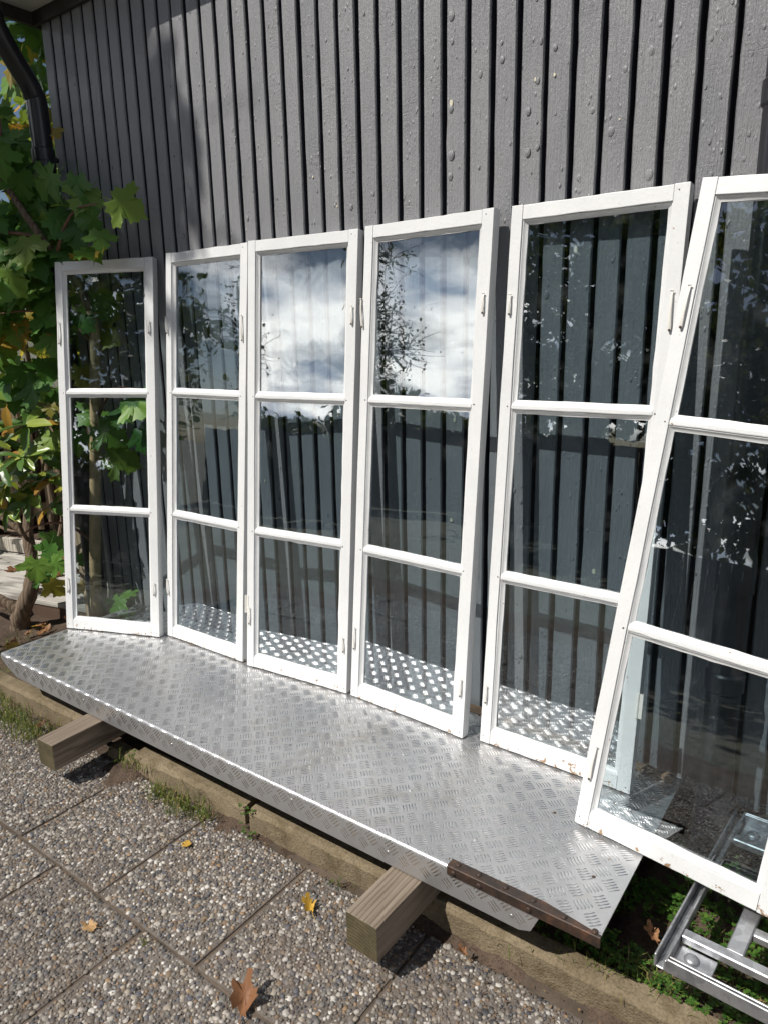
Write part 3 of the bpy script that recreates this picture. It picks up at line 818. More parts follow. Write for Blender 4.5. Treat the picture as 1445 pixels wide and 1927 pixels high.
# ------------------------------------------------------------------ windows
WW, WH, WT = 0.379, 1.282, 0.028
def window(loc, rot, label, hooks, hinge=None, seed=0):
    random.seed(seed)
    t = thing('casement_window', label, 'window', loc, 'old casement windows leaning on the wall')
    t.rotation_euler = rot
    fl, fr_, ft, fb = 0.027, 0.030, 0.031, 0.034
    bh = 0.0105
    bars = [0.840, 0.4325]
    def member(name, x0, x1, z0, z1, y0=0.0, y1=WT, wob=0.0004, bev=0.0012):
        vert = (z1-z0) > (x1-x0)
        n = 12; rings = []
        for i in range(n+1):
            q = i/n
            w_ = [random.gauss(0, wob) if 0 < i < n else 0 for _ in range(4)]
            if vert:
                z = z0+(z1-z0)*q
                rings.append([(x0+w_[0], y0+w_[2]*0.5, z), (x1+w_[1], y0+w_[2]*0.5, z), (x1+w_[1], y1, z), (x0+w_[0], y1, z)])
            else:
                x = x0+(x1-x0)*q
                rings.append([(x, y0+w_[2]*0.5, z0+w_[0]), (x, y1, z0+w_[0]), (x, y1, z1+w_[1]), (x, y0+w_[2]*0.5, z1+w_[1])])
        mb = MB().loft(rings)
        return mb.build(name, 'white', t, bevel=bev, seg=2)
    member('stile', 0, fl, 0, WH)
    member('stile', WW-fr_, WW, 0, WH)
    member('top_rail', fl+0.0006, WW-fr_-0.0006, WH-ft, WH-0.0008, 0.0006)
    member('bottom_rail', fl+0.0006, WW-fr_-0.0006, 0.0008, fb, 0.0006)
    for b in bars:
        member('glazing_bar', fl+0.0006, WW-fr_-0.0006, b-bh/2, b+bh/2, 0.0012, WT-0.004, 0.0003, 0.0022)
    spans = [(fb, bars[1]-bh/2), (bars[1]+bh/2, bars[0]-bh/2), (bars[0]+bh/2, WH-ft)]
    for z0, z1 in spans:
        x0, x1 = fl, WW-fr_
        pr = [(0.0, 0.0040), (0.0022, 0.0040), (0.0034, 0.0062), (0.0088, 0.0100), (0.0105, 0.0105), (0.0105, 0.0136), (0.0, 0.0136)]
        mb = MB()
        def rect(i, d):
            return [(x0+i, d, z0+i), (x1-i, d, z0+i), (x1-i, d, z1-i), (x0+i, d, z1-i)]
        o = len(mb.v); m = len(pr)
        for i, d in pr:
            # subdivide each side so that the putty edge can be uneven
            R4 = rect(i, d); ring = []
            for a in range(4):
                A_, B_ = R4[a], R4[(a+1) % 4]
                for q in range(10):
                    f = q/10; e = random.gauss(0, 0.0005) if (i > 0.008 and q) else 0
                    ring.append((A_[0]+(B_[0]-A_[0])*f+(e if a in (1, 3) else 0), d, A_[2]+(B_[2]-A_[2])*f+(e if a in (0, 2) else 0)))
            mb.v += ring
        N = 40
        for a in range(m):
            c = (a+1) % m
            for j in range(N):
                k2 = (j+1) % N
                mb.f.append((o+a*N+j, o+a*N+k2, o+c*N+k2, o+c*N+j))
        mb.build('glazing_bead', 'white', t, smooth=True, sharp=28)
        g_ = MB().box(x0+0.004, x1-0.004, 0.0137, 0.0152, z0+0.004, z1-0.004)
        g_.build('pane', 'glass', t)
    for hx, hz, hl, ang in hooks:
        mb = MB()
        c, s_ = math.cos(ang), math.sin(ang)
        pts = []
        for q in range(9):
            f = q/8
            off = -0.0035-0.0035*math.sin(f*math.pi)
            pts.append((hx+s_*hl*(f-1), off, hz-hl*f*c))
        mb.tube(pts, [0.0022, 0.0023, 0.0023, 0.0023, 0.0024, 0.0026, 0.0031, 0.0036, 0.0034], 7, squash=(1.0, 0.55))
        mb.tube([(hx-s_*hl-0.0035, 0.0015, hz+0.0015), (hx-s_*hl-0.0035, -0.005, hz+0.0015), (hx-s_*hl+0.003, -0.0055, hz+0.0015)], 0.0013, 6)
        hk = mb.build('latch_hook', 'hook', t, smooth=True, sharp=50)
        b = MB(); bolt_mesh(b, (pts[-1][0], -0.0052, pts[-1][2]-0.0005), (0, -1, 0), 0.0027, 0.0012, 8)
        b.build('screw', 'hole', hk)
    for sx in (0.021, WW-0.024):
        for sz in (bars[0], bars[1]):
            b = MB(); bolt_mesh(b, (sx+random.uniform(-0.002, 0.002), 0.0004, sz+random.uniform(-0.003, 0.003)), (0, -1, 0), 0.0022, 0.0008, 8)
            b.build('dowel', 'hole', t)
    for sx, sz in ((0.008, 0.016), (WW-0.010, 0.013), (WW-0.02, WH-0.012)):
        b = MB(); bolt_mesh(b, (sx, 0.0004, sz), (0, -1, 0), 0.0018, 0.0007, 8)
        b.build('nail_head', 'hole', t)
    if hinge:
        for hx, hz in hinge:
            h = MB().box(hx-0.005, hx+0.005, -0.0012, 0.0018, hz-0.028, hz+0.028)
            h.tube([(hx-0.0055, -0.001, hz-0.028), (hx-0.0055, -0.001, hz+0.028)], 0.003, 8)
            h.build('hinge', 'hook', t)
    return t
def wrot(yw, lean):
    return Euler((-rad(lean), 0, rad(yw)), 'XYZ')
ZW = 0.0045
L_, R_ = 0.011, WW-0.012
window((-2.349, -0.328, ZW), wrot(20.98, 7.69), 'white three pane window turned sideways next to the maple',
       [(L_, 1.08, 0.072, 0), (R_-0.004, 1.075, 0.038, 0), (L_+0.003, 0.185, 0.05, 0), (R_-0.004, 0.19, 0.04, 0)], seed=11)
window((-1.986, -0.165, ZW), wrot(-0.37, 5.9), 'white window set edge to edge between the sideways window and the cloud-reflecting one',
       [(L_, 1.08, 0.05, 0.15), (R_-0.002, 1.075, 0.072, 0.05), (L_, 0.20, 0.05, 0.15)], seed=12)
window((-1.578, -0.175, ZW), wrot(4.67, 5.59), 'white window whose top pane reflects a bright cloud',
       [(R_, 1.085, 0.045, 0.0), (L_+0.001, 0.19, 0.05, 0.0), (R_, 0.165, 0.04, 0.1)], hinge=[(0.001, 0.20)], seed=13)
window((-1.185, -0.144, ZW), wrot(-2.93, 5.04), 'white window whose top pane reflects a tree against cloud',
       [(L_-0.006, 1.10, 0.07, 0.10), (R_, 1.095, 0.042, 0.0), (L_, 0.205, 0.06, 0), (R_, 0.155, 0.042, 0.0)], seed=14)
window((-0.765, -0.147, ZW), wrot(-1.0, 4.91), 'white window behind the tilted one, partly seen through its glass',
       [(L_, 1.09, 0.042, 0.0), (R_, 1.08, 0.075, 0.02), (L_, 0.15, 0.042, 0.0)], hinge=[(WW+0.004, 0.21)], seed=15)
window((-0.449, -0.320, 0.013), Euler((0, 0, 0)), 'white window tilted askew, overhanging the platform end and galvanised frame',
       [(L_+0.004, 1.09, 0.075, -0.03), (L_+0.003, 0.175, 0.07, -0.02)], seed=16)
t6 = [o for o in col.objects if o.name.startswith('casement_window')][-1]
def R3(a, b, c):
    return Matrix.Rotation(a, 3, 'Z') @ Matrix.Rotation(b, 3, 'X') @ Matrix.Rotation(c, 3, 'Y')
t6.rotation_euler = R3(-0.0454, -0.1684, 0.0715).to_euler()
random.seed(21)

# ------------------------------------------------------------------ galvanised frame beside the platform
FZ = -0.016
fr = thing('steel_frame', 'galvanised steel channel frame standing on clover beside the platform', 'metal frame', (-0.05, -0.28, -0.155))
FO = Vector((-0.05, -0.28, -0.155))
fx0, fx1, fy0, fy1 = -0.226, 0.46, -0.528, -0.035
fr.rotation_euler = (0, 0, rad(0))
def fpart(mb, name, mat='galv', **k):
    sh = []
    for x, y, z in mb.v:
        xx = x + (y-fy0)*0.075      # the frame stands slightly turned to the wall
        yy = y - (x-fx0)*0.055
        sh.append((xx-FO.x, yy-FO.y, z-FO.z))
    mb.v = sh
    return mb.build(name, mat, fr, **k)
CW = 0.021
def chan(x0, x1, y0, y1, along):
    # open channel: base strip with two upstanding flanges
    t = 0.004; h = 0.026
    mb = MB()
    if along == 'y':
        mb.box(x0, x0+t, y0, y1, FZ-h, FZ); mb.box(x1-t, x1, y0, y1, FZ-h, FZ-0.004); mb.box(x0+t, x1-t, y0, y1, FZ-h, FZ-h+t)
    else:
        mb.box(x0, x1, y0, y0+t, FZ-h, FZ); mb.box(x0, x1, y1-t, y1, FZ-h, FZ-0.004); mb.box(x0, x1, y0+t, y1-t, FZ-h, FZ-h+t)
    return mb
fpart(chan(fx0, fx0+CW, fy0, fy1, 'y'), 'side_rail', bevel=0.0012)
fpart(chan(fx1-CW, fx1, fy0, fy1, 'y'), 'side_rail', bevel=0.0012)
fpart(chan(fx0+CW, fx1-CW, fy0, fy0+CW*0.75, 'x'), 'end_rail', bevel=0.0012)
fpart(chan(fx0+CW, fx1-CW, fy1-CW*0.75, fy1, 'x'), 'end_rail', bevel=0.0012)
for y in (fy0+0.072, fy1-0.105):
    fpart(MB().box(fx0+CW, fx1-CW, y, y+0.021, FZ-0.022, FZ-0.006), 'cross_bar', bevel=0.002)
for x in (fx0+0.088, fx0+0.36):
    fpart(MB().box(x, x+0.028, fy0+0.0935, fy1-0.1055, FZ-0.023, FZ-0.009), 'inner_bar', bevel=0.002)
fpart(MB().box(fx0+0.1165, fx0+0.3595, fy0+0.15, fy0+0.171, FZ-0.022, FZ-0.007), 'cross_bar', bevel=0.002)
for cx in (fx0+CW+0.0265, fx1-CW-0.0265):
    for y0, y1 in ((fy0+CW*0.75, fy0+0.0715), (fy1-0.0835, fy1-CW*0.75)):
        p = fpart(MB().box(cx-0.036+0.01, cx+0.036, y0, y1, FZ-0.028, FZ-0.024), 'corner_plate', bevel=0.0008)
        b = MB(); bolt_mesh(b, (cx, (y0+y1)/2+0.004, FZ-0.024), (0, 0, 1), 0.0125, 0.007, 14)
        fpart(b, 'bolt', smooth=True, sharp=50)
        fpart(MB().tube([(fx0+CW/2 if cx < 0 else fx1-CW/2, (y0+y1)/2+0.10*(1 if y0 < -0.3 else -1), -0.17), (fx0+CW/2 if cx < 0 else fx1-CW/2, (y0+y1)/2+0.10*(1 if y0 < -0.3 else -1), FZ-0.0262)], 0.007, 8), 'leg', 'trim', smooth=True, sharp=40)

# ------------------------------------------------------------------ leaves: meshes
def maple_outline():
    h = [(0.03, 0.0), (0.15, -0.10), (0.24, -0.20), (0.29, -0.08), (0.46, -0.07), (0.42, 0.05), (0.43, 0.10), (0.54, 0.17), (0.63, 0.17), (0.70, 0.27), (0.86, 0.33), (0.71, 0.40), (0.73, 0.53), (0.58, 0.49),
         (0.50, 0.50), (0.37, 0.45), (0.35, 0.53), (0.36, 0.63), (0.46, 0.71), (0.32, 0.74), (0.25, 0.86), (0.13, 0.88), (0.0, 1.05)]
    return h + [(-x, y) for x, y in h[-2::-1]]
def leaf_mesh(name, outline, mat, fold_=0.25, droop=0.25, stem=0.55, twist=0.1, center=(0, 0.22), seed=0, bend_up=0.0, crumple=0.0):
    r = random.Random(seed)
    mb = MB()
    def z(x, y):
        return fold_*abs(x)*0.7 - droop*(y*y*0.55 + x*x*0.75) + twist*x*y + 0.05*math.sin(7*x+3*y+seed) + bend_up*(x*x+max(y-0.3, 0)**2) + crumple*(math.sin(5.1*x+seed)*math.cos(4.3*y+seed*2)+0.5*math.sin(11*x-7*y))
    ol = [(x+r.uniform(-0.02, 0.02), y+r.uniform(-0.02, 0.02)) for x, y in outline]
    if crumple:
        ol = [(x*0.75+r.uniform(-0.05, 0.05), y*0.8+r.uniform(-0.05, 0.05)) for x, y in ol]
    mids = [(cx*0.5+center[0]*0.5, cy*0.5+center[1]*0.5) for cx, cy in ol]
    n = len(ol)
    vs = [(x, y, z(x, y)) for x, y in ol] + [(x, y, z(x, y)) for x, y in mids] + [(center[0], center[1], z(*center)-0.02)]
    fs = []
    for j in range(n):
        k2 = (j+1) % n
        fs.append((j, k2, n+k2, n+j)); fs.append((n+j, n+k2, 2*n))
    mb.add(vs, fs)
    if stem:
        w_ = 0.012
        mb.add([(-w_, 0.02, -0.01), (w_, 0.02, -0.01), (w_, -stem*0.5, -0.06), (-w_, -stem*0.5, -0.06), (w_*0.8, -stem, -0.02), (-w_*0.8, -stem, -0.02)], [(0, 1, 2, 3), (3, 2, 4, 5)])
    o = mb.build(name, mat, smooth=True)
    me = o.data
    bpy.data.objects.remove(o)
    me.transform(Matrix.Scale(1/S, 4))     # leaf meshes are unit sized, objects carry the scale
    return me
MO = maple_outline()
maple_g = [leaf_mesh('maple_leaf', MO, 'maple', 0.22+0.12*i, 0.25+0.15*i, seed=i, twist=0.15*(i-1)) for i in range(3)]
maple_y = [leaf_mesh('maple_leaf', MO, 'mapley', 0.3, 0.35, seed=7)]
RO = [(0.02, 0), (0.09, 0.12), (0.145, 0.30), (0.165, 0.5), (0.15, 0.70), (0.10, 0.87), (0.0, 1.0)]
RO = RO + [(-x, y) for x, y in RO[-2::-1]]
rh_g = [leaf_mesh('evergreen_leaf', RO, 'rhodo', 0.5, 0.3+0.2*i, 0.12, 0.2*(i-1), (0, 0.5), seed=20+i) for i in range(3)]
rh_y = [leaf_mesh('evergreen_leaf', RO, 'rhodoy', 0.5, 0.5, 0.12, 0.2, (0, 0.5), seed=25)]
def orient(nrm, tip, spin=0.0):
    # matrix whose local z is nrm and local y points to tip as far as possible
    n_ = Vector(nrm).normalized(); y = Vector(tip); y = y - n_*y.dot(n_)
    if y.length < 1e-3:
        y = n_.orthogonal()
    y.normalize(); x = y.cross(n_)
    return Matrix((x, y, n_)).transposed().to_euler()
def ray_at(px, py, depth):
    d = fw + r2*((px-722.5)/1336) - u2*((py-963.5)/1336)
    return CAM + d*depth

# ------------------------------------------------------------------ maple
MBASE = Vector((-2.535, -0.105, -0.165))
maple = thing('maple_tree', 'young green maple with tan trunk standing behind the sideways window', 'tree', MBASE)
def rel(p, b):
    return tuple(Vector(p)-b)
tp = spline([rel(p, MBASE) for p in [(-2.535, -0.105, -0.17), (-2.50, -0.105, 0.1), (-2.43, -0.10, 0.5), (-2.35, -0.10, 0.9), (-2.33, -0.10, 1.08), (-2.37, -0.125, 1.22), (-2.47, -0.17, 1.36), (-2.62, -0.21, 1.58), (-2.78, -0.25, 1.9), (-2.9, -0.25, 2.3)]], 5)
tr_ = [0.0235-0.0165*i/(len(tp)-1) for i in range(len(tp))]
MB().tube(tp[:22], tr_[:22], 12, wob=0.03).build('trunk', 'maplebark', maple, smooth=True)
MB().tube(tp[21:], tr_[21:], 12, wob=0.05).build('leader', 'bark', maple, smooth=True)
def branch(tree, base, pts, r0, r1, mat, name='branch'):
    sp = spline([rel(p, base) for p in pts], 5)
    return MB().tube(sp, [r0+(r1-r0)*i/(len(sp)-1) for i in range(len(sp))], 8, wob=0.06).build(name, mat, tree, smooth=True)
for pts in [[(-2.42, -0.15, 1.30), (-2.33, -0.17, 1.37), (-2.25, -0.165, 1.425), (-2.14, -0.16, 1.43)],
            [(-2.47, -0.17, 1.36), (-2.6, -0.25, 1.38), (-2.75, -0.3, 1.36), (-2.95, -0.33, 1.35)],
            [(-2.62, -0.21, 1.58), (-2.55, -0.22, 1.70), (-2.6, -0.2, 1.9), (-2.62, -0.15, 2.1)],
            [(-2.34, -0.1, 1.0), (-2.48, -0.12, 1.1), (-2.62, -0.2, 1.12), (-2.8, -0.25, 1.1)],
            [(-2.40, -0.1, 0.7), (-2.30, -0.09, 0.82), (-2.2, -0.085, 0.85), (-2.1, -0.08, 0.80)],
            [(-2.48, -0.105, 0.25), (-2.55, -0.17, 0.33), (-2.62, -0.24, 0.33), (-2.70, -0.28, 0.28)],
            [(-2.78, -0.25, 1.9), (-2.7, -0.2, 2.05), (-2.66, -0.1, 2.15)]]:
    branch(maple, MBASE, pts, 0.007, 0.0022, 'twig')
VIEWN = Vector((0.45, -0.72, 0.52))
def put_leaf(tree, base, meshes, p, size, nrm=None, tip=None):
    nrm = nrm or (VIEWN + Vector((random.gauss(0, 0.4), random.gauss(0, 0.35), random.gauss(0, 0.35))))
    tip = tip or Vector((random.gauss(0.25, 0.7), random.gauss(0, 0.5), random.gauss(-0.55, 0.5)))
    o = link('leaf', random.choice(meshes), tree, rot=orient(nrm, tip), scale=size*S)
    o.location = (Vector(p)-base)*S
    return o
# leaves read off the photograph: x, y of the leaf centre in the picture, distance, size
VIS = [(222, 372, 2.36, 0.105, 0), (160, 372, 2.48, 0.10, 0), (105, 400, 2.42, 0.115, 0), (150, 440, 2.48, 0.095, 0), (100, 345, 2.5, 0.11, 0), (105, 468, 2.45, 0.10, 0), (185, 465, 2.55, 0.085, 1),
       (45, 310, 2.5, 0.12, 0), (30, 270, 2.55, 0.12, 0), (40, 395, 2.5, 0.12, 0), (20, 430, 2.45, 0.12, 0), (55, 540, 2.42, 0.13, 0), (20, 470, 2.5, 0.11, 0), (95, 570, 2.5, 0.11, 0), (60, 500, 2.6, 0.10, 1), (140, 485, 2.6, 0.09, 1),
       (15, 240, 2.6, 0.12, 0), (60, 130, 2.75, 0.12, 0), (40, 70, 2.8, 0.12, 1), (70, 90, 2.85, 0.11, 1), (30, 160, 2.8, 0.12, 0), (110, 250, 2.5, 0.035, 1),
       (130, 395, 2.4, 0.1, 0), (85, 430, 2.4, 0.11, 0), (120, 432, 2.4, 0.1, 0), (170, 412, 2.4, 0.085, 0), (60, 445, 2.4, 0.11, 0), (75, 380, 2.4, 0.12, 0), (130, 470, 2.4, 0.09, 0), (160, 488, 2.45, 0.08, 0), (90, 505, 2.4, 0.1, 0), (40, 350, 2.45, 0.12, 0), (190, 450, 2.4, 0.07, 0), (145, 350, 2.4, 0.085, 0),
       (150, 555, 2.50, 0.10, 0), (190, 560, 2.50, 0.11, 0), (165, 600, 2.5, 0.10, 0), (185, 620, 2.5, 0.11, 0), (235, 775, 2.50, 0.10, 0), (262, 765, 2.46, 0.11, 0), (205, 815, 2.5, 0.11, 0), (268, 825, 2.46, 0.09, 0), (225, 865, 2.46, 0.12, 0), (175, 780, 2.55, 0.1, 0), (150, 830, 2.56, 0.1, 0), (155, 700, 2.56, 0.09, 0),
       (68, 1070, 2.58, 0.095, 0), (88, 1038, 2.6, 0.085, 0), (105, 1062, 2.58, 0.075, 0), (98, 1110, 2.55, 0.085, 1), (108, 1012, 2.62, 0.08, 0), (80, 1085, 2.62, 0.07, 0), (155, 1050, 2.56, 0.06, 0), (152, 1105, 2.55, 0.05, 1), (225, 1140, 2.46, 0.085, 0), (245, 1130, 2.47, 0.06, 0),
       (60, 620, 2.6, 0.11, 0), (45, 700, 2.6, 0.11, 0), (90, 690, 2.56, 0.10, 0), (70, 740, 2.58, 0.12, 0), (95, 760, 2.56, 0.1, 0), (25, 750, 2.65, 0.1, 0), (98, 770, 2.5, 0.05, 1), (85, 590, 2.58, 0.10, 0), (30, 610, 2.7, 0.1, 0), (55, 780, 2.62, 0.1, 0), (100, 830, 2.6, 0.1, 0),
       (10, 640, 2.6, 0.1, 1), (10, 560, 2.7, 0.1, 1), (20, 610, 2.7, 0.09, 1)]
for px, py, dep, sz, yl in VIS:
    c = ray_at(px, py, dep*1.03)
    ylim = -0.075 if (py > 500 and px > 125) else -0.13
    if (c.x > -2.68 and c.y > ylim) or (py > 500 and px > 125):
        d_ = c-CAM
        c = CAM + d_*((ylim+random.uniform(-0.03, 0)-CAM.y)/d_.y)
    tip = Vector((random.gauss(0.35, 0.6), random.gauss(0, 0.4), random.gauss(-0.6, 0.4)))
    if px > 200 and py < 400:
        tip = Vector((1, -0.2, 0.05))
    o = put_leaf(maple, MBASE, maple_y if yl else maple_g, c - tip.normalized()*sz*0.35, sz, tip=tip)
for q in range(150):
    for _ in range(60):
        p = Vector((random.uniform(-3.25, -2.45), random.uniform(-0.42, 0.3), random.uniform(0.75, 2.25)))
        if p.x > -2.66 and p.y > -0.1:
            continue
        if p.x > -2.50 and p.z < 1.25:
            continue
        if p.x > -2.60 and p.y > -0.2 and p.z > 1.55:
            continue
        break
    put_leaf(maple, MBASE, maple_y if random.random() < 0.13 else maple_g, p, random.uniform(0.08, 0.125))

for q in range(75):
    p = Vector((random.uniform(-2.98, -2.50), random.uniform(-0.36, -0.12), random.uniform(1.02, 1.72)))
    put_leaf(maple, MBASE, maple_y if random.random() < 0.06 else maple_g, p, random.uniform(0.085, 0.125))

# ------------------------------------------------------------------ evergreen shrub
RB = Vector((-2.915, -0.225, -0.165))
rh = thing('evergreen_shrub', 'evergreen shrub with gnarled brown trunk and long glossy leaves by the platform end', 'shrub', RB)
tr = spline([rel(p, RB) for p in [(-2.915, -0.225, -0.17), (-2.90, -0.222, -0.10), (-2.86, -0.19, 0.0), (-2.86, -0.165, 0.10), (-2.89, -0.15, 0.22), (-2.90, -0.12, 0.36), (-2.86, -0.10, 0.52)]], 5)
MB().tube(tr, [0.045-0.030*(i/(len(tr)-1))**0.7 for i in range(len(tr))], 12, wob=0.10).build('trunk', 'bark', rh, smooth=True)
for pts, r0 in [([(-2.90, -0.222, -0.09), (-2.96, -0.27, -0.03), (-3.05, -0.33, 0.02), (-3.2, -0.38, 0.08)], 0.026), ([(-2.86, -0.18, 0.03), (-2.79, -0.13, 0.10), (-2.76, -0.09, 0.22), (-2.74, -0.06, 0.36)], 0.020),
            ([(-2.89, -0.15, 0.22), (-2.98, -0.2, 0.30), (-3.08, -0.26, 0.36), (-3.2, -0.3, 0.40)], 0.014), ([(-2.90, -0.15, 0.24), (-3.0, -0.14, 0.22), (-3.12, -0.16, 0.24), (-3.3, -0.2, 0.3)], 0.012),
            ([(-2.90, -0.12, 0.36), (-2.96, -0.14, 0.48), (-2.94, -0.2, 0.56), (-2.92, -0.24, 0.62)], 0.009), ([(-2.90, -0.12, 0.36), (-2.80, -0.12, 0.45), (-2.74, -0.13, 0.52), (-2.68, -0.14, 0.60)], 0.008),
            ([(-2.89, -0.15, 0.2), (-2.84, -0.2, 0.28), (-2.80, -0.24, 0.42), (-2.82, -0.28, 0.5)], 0.009), ([(-2.86, -0.10, 0.5), (-2.84, -0.08, 0.66), (-2.9, -0.05, 0.8), (-2.92, -0.05, 0.95)], 0.008),
            ([(-2.76, -0.09, 0.2), (-2.70, -0.10, 0.30), (-2.66, -0.12, 0.4)], 0.007), ([(-3.05, -0.33, 0.02), (-3.12, -0.3, 0.15), (-3.1, -0.28, 0.3)], 0.012)]:
    branch(rh, RB, pts, r0, r0*0.35, 'bark')
def whorl(c, axis, n, size, yel=0.1):
    ax = Vector(axis).normalized(); a = ax.orthogonal().normalized(); b = ax.cross(a)
    ph = random.uniform(0, 6.28)
    for j in range(n):
        q = ph + 6.283*j/n + random.uniform(-0.25, 0.25)
        out = a*math.cos(q)+b*math.sin(q)
        el = random.uniform(-0.15, 0.6)
        tip = out*math.cos(el)+ax*math.sin(el)
        nrm = ax*math.cos(el)-out*math.sin(el)
        put_leaf(rh, RB, rh_y if random.random() < yel else rh_g, c, size*random.uniform(0.75, 1.1), nrm, tip)
for px, py, dep in [(52, 802, 2.50), (42, 862, 2.48), (55, 935, 2.62), (20, 905, 2.6), (95, 905, 2.6), (80, 850, 2.66), (10, 830, 2.6), (100, 955, 2.6), (15, 960, 2.62), (5, 880, 2.5), (70, 905, 2.7), (30, 760, 2.72), (-40, 820, 2.5), (-60, 930, 2.55), (-30, 700, 2.7), (100, 800, 2.8)]:
    whorl(ray_at(px, py, dep*1.03), (random.gauss(0.15, 0.25), random.gauss(-0.35, 0.25), 0.8), random.randint(6, 8), random.uniform(0.105, 0.135), 0.07)
o = put_leaf(rh, RB, rh_y, ray_at(12, 765, 2.55), 0.11, Vector((0.4, -0.9, 0.2)), Vector((0.12, 0, -1)))

# ------------------------------------------------------------------ left background: fence, deck, boards, hedge
fence = thing('picket_fence', 'tan vertical picket fence behind the evergreen shrub', 'fence', (-4.4, 0.6, -0.16))
fd = Vector((0.62, 0.78, 0)).normalized(); fn = Vector((fd.y, -fd.x, 0))
def fbox(mb, s0, s1, d0, d1, z0, z1):
    vs = []
    for z in (z0, z1):
        for d in (d0, d1):
            for s in (s0, s1):
                p = fd*s+fn*d
                vs.append((p.x, p.y, z))
    mb.add(vs, [(0, 2, 3, 1), (4, 5, 7, 6), (0, 1, 5, 4), (2, 6, 7, 3), (0, 4, 6, 2), (1, 3, 7, 5)])
    return mb
for q in range(-14, 26):
    s = q*0.066
    fbox(MB(), s, s+0.037, 0.0, 0.014, 0.02, 0.86+random.uniform(-0.004, 0.004)).build('picket', 'fence', fence, bevel=0.0015)
for z in (0.12, 0.66):
    fbox(MB(), -1.0, 1.72, -0.030, -0.001, z, z+0.07).build('rail', 'fence', fence)
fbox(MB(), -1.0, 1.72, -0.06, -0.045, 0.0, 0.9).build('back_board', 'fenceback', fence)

dk = thing('wooden_deck', 'low silver grey plank deck behind the evergreen shrub', 'deck', (-3.4, 0.1, -0.16))
for q in range(7):
    y = -0.30 + q*0.085
    o = MB().box(-0.95, 0.72-0.02*random.random(), y, y+0.080, 0.055, 0.078).build('plank', 'deck', dk, bevel=0.002)
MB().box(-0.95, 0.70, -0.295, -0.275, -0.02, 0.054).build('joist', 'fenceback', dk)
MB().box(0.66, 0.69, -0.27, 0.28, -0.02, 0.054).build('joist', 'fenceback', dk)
dk.rotation_euler = (0, 0, rad(12))
wp = MB().box(-0.5, 0.38, -0.012, 0.012, 0.0, 0.075).build('white_plank', 'oldplank', bevel=0.002)
wp.location = Vector((-3.62, 0.24, -0.075))*S; wp.rotation_euler = (0, 0, rad(14))
tag(wp, 'peeling white plank standing on edge on the grey deck', 'plank')
for (x, y, z), (rx, ry, rz), ln, wd, mat, lab in [((-2.66, -0.045, -0.15), (rad(-4), rad(-7), rad(15)), 0.62, 0.022, 'fence', 'pinkish tan board leaning at the house corner beside the maple trunk'),
                                         ((-2.50, -0.055, -0.15), (rad(-3), rad(-5), 0), 0.58, 0.018, 'oldplank', 'narrow pale board leaning on the dark wall behind the sideways window')]:
    o = MB().box(-wd, wd, -0.008, 0.008, 0, ln).build('leaning_board', mat, bevel=0.0015)
    o.location = Vector((x, y, z))*S; o.rotation_euler = (rx, ry, rz)
    tag(o, lab, 'board')

def leaf_cloud(mb, pts, size, r, flat=0.5):
    for p in pts:
        n_ = Vector((r.gauss(0, 1), r.gauss(0, 1), r.gauss(0.4, 1))).normalized()
        a = n_.orthogonal().normalized(); b = n_.cross(a); q = r.uniform(0, 6.28)
        u = a*math.cos(q)+b*math.sin(q); v = n_.cross(u); s = size*r.uniform(0.6, 1.3)
        p = Vector(p)
        mb.add([p-u*s, p-u*0.2*s+v*s*flat, p+u*s*0.45+v*s*flat*0.75, p+u*s*1.1, p+u*s*0.4-v*s*flat*0.8, p-u*0.25*s-v*s*flat+n_*s*0.2], [(0, 1, 2, 3), (0, 3, 4, 5)])
hb = Vector((-4.9, 0.9, -0.16))
hedge = thing('hedge', 'yellow green autumn hedge growing behind the picket fence and maple', 'hedge', hb)
r_ = random.Random(5)
pts = []
for c in range(74):
    cx, cy, cz = r_.uniform(-1.3, 1.5), r_.uniform(-1.6, 1.6), r_.uniform(0.2, 2.7)
    for q in range(34):
        pts.append((cx+r_.gauss(0, 0.11), cy+r_.gauss(0, 0.11), cz+r_.gauss(0, 0.10)))
hm = MB(); leaf_cloud(hm, pts, 0.052, r_, 0.6)
hm.build('foliage', 'hedge', hedge, kind='stuff')
for q in range(9):
    x, y = r_.uniform(-1.0, 1.2), r_.uniform(-1.3, 1.3)
    MB().tube(spline([(x, y, -0.03), (x+r_.gauss(0, 0.05), y, 0.8), (x+r_.gauss(0, 0.15), y+r_.gauss(0, 0.15), 1.6), (x+r_.gauss(0, 0.3), y+r_.gauss(0, 0.3), 2.4)], 4), [0.02-0.0013*i for i in range(13)], 6).build('stem', 'bark', hedge, smooth=True)

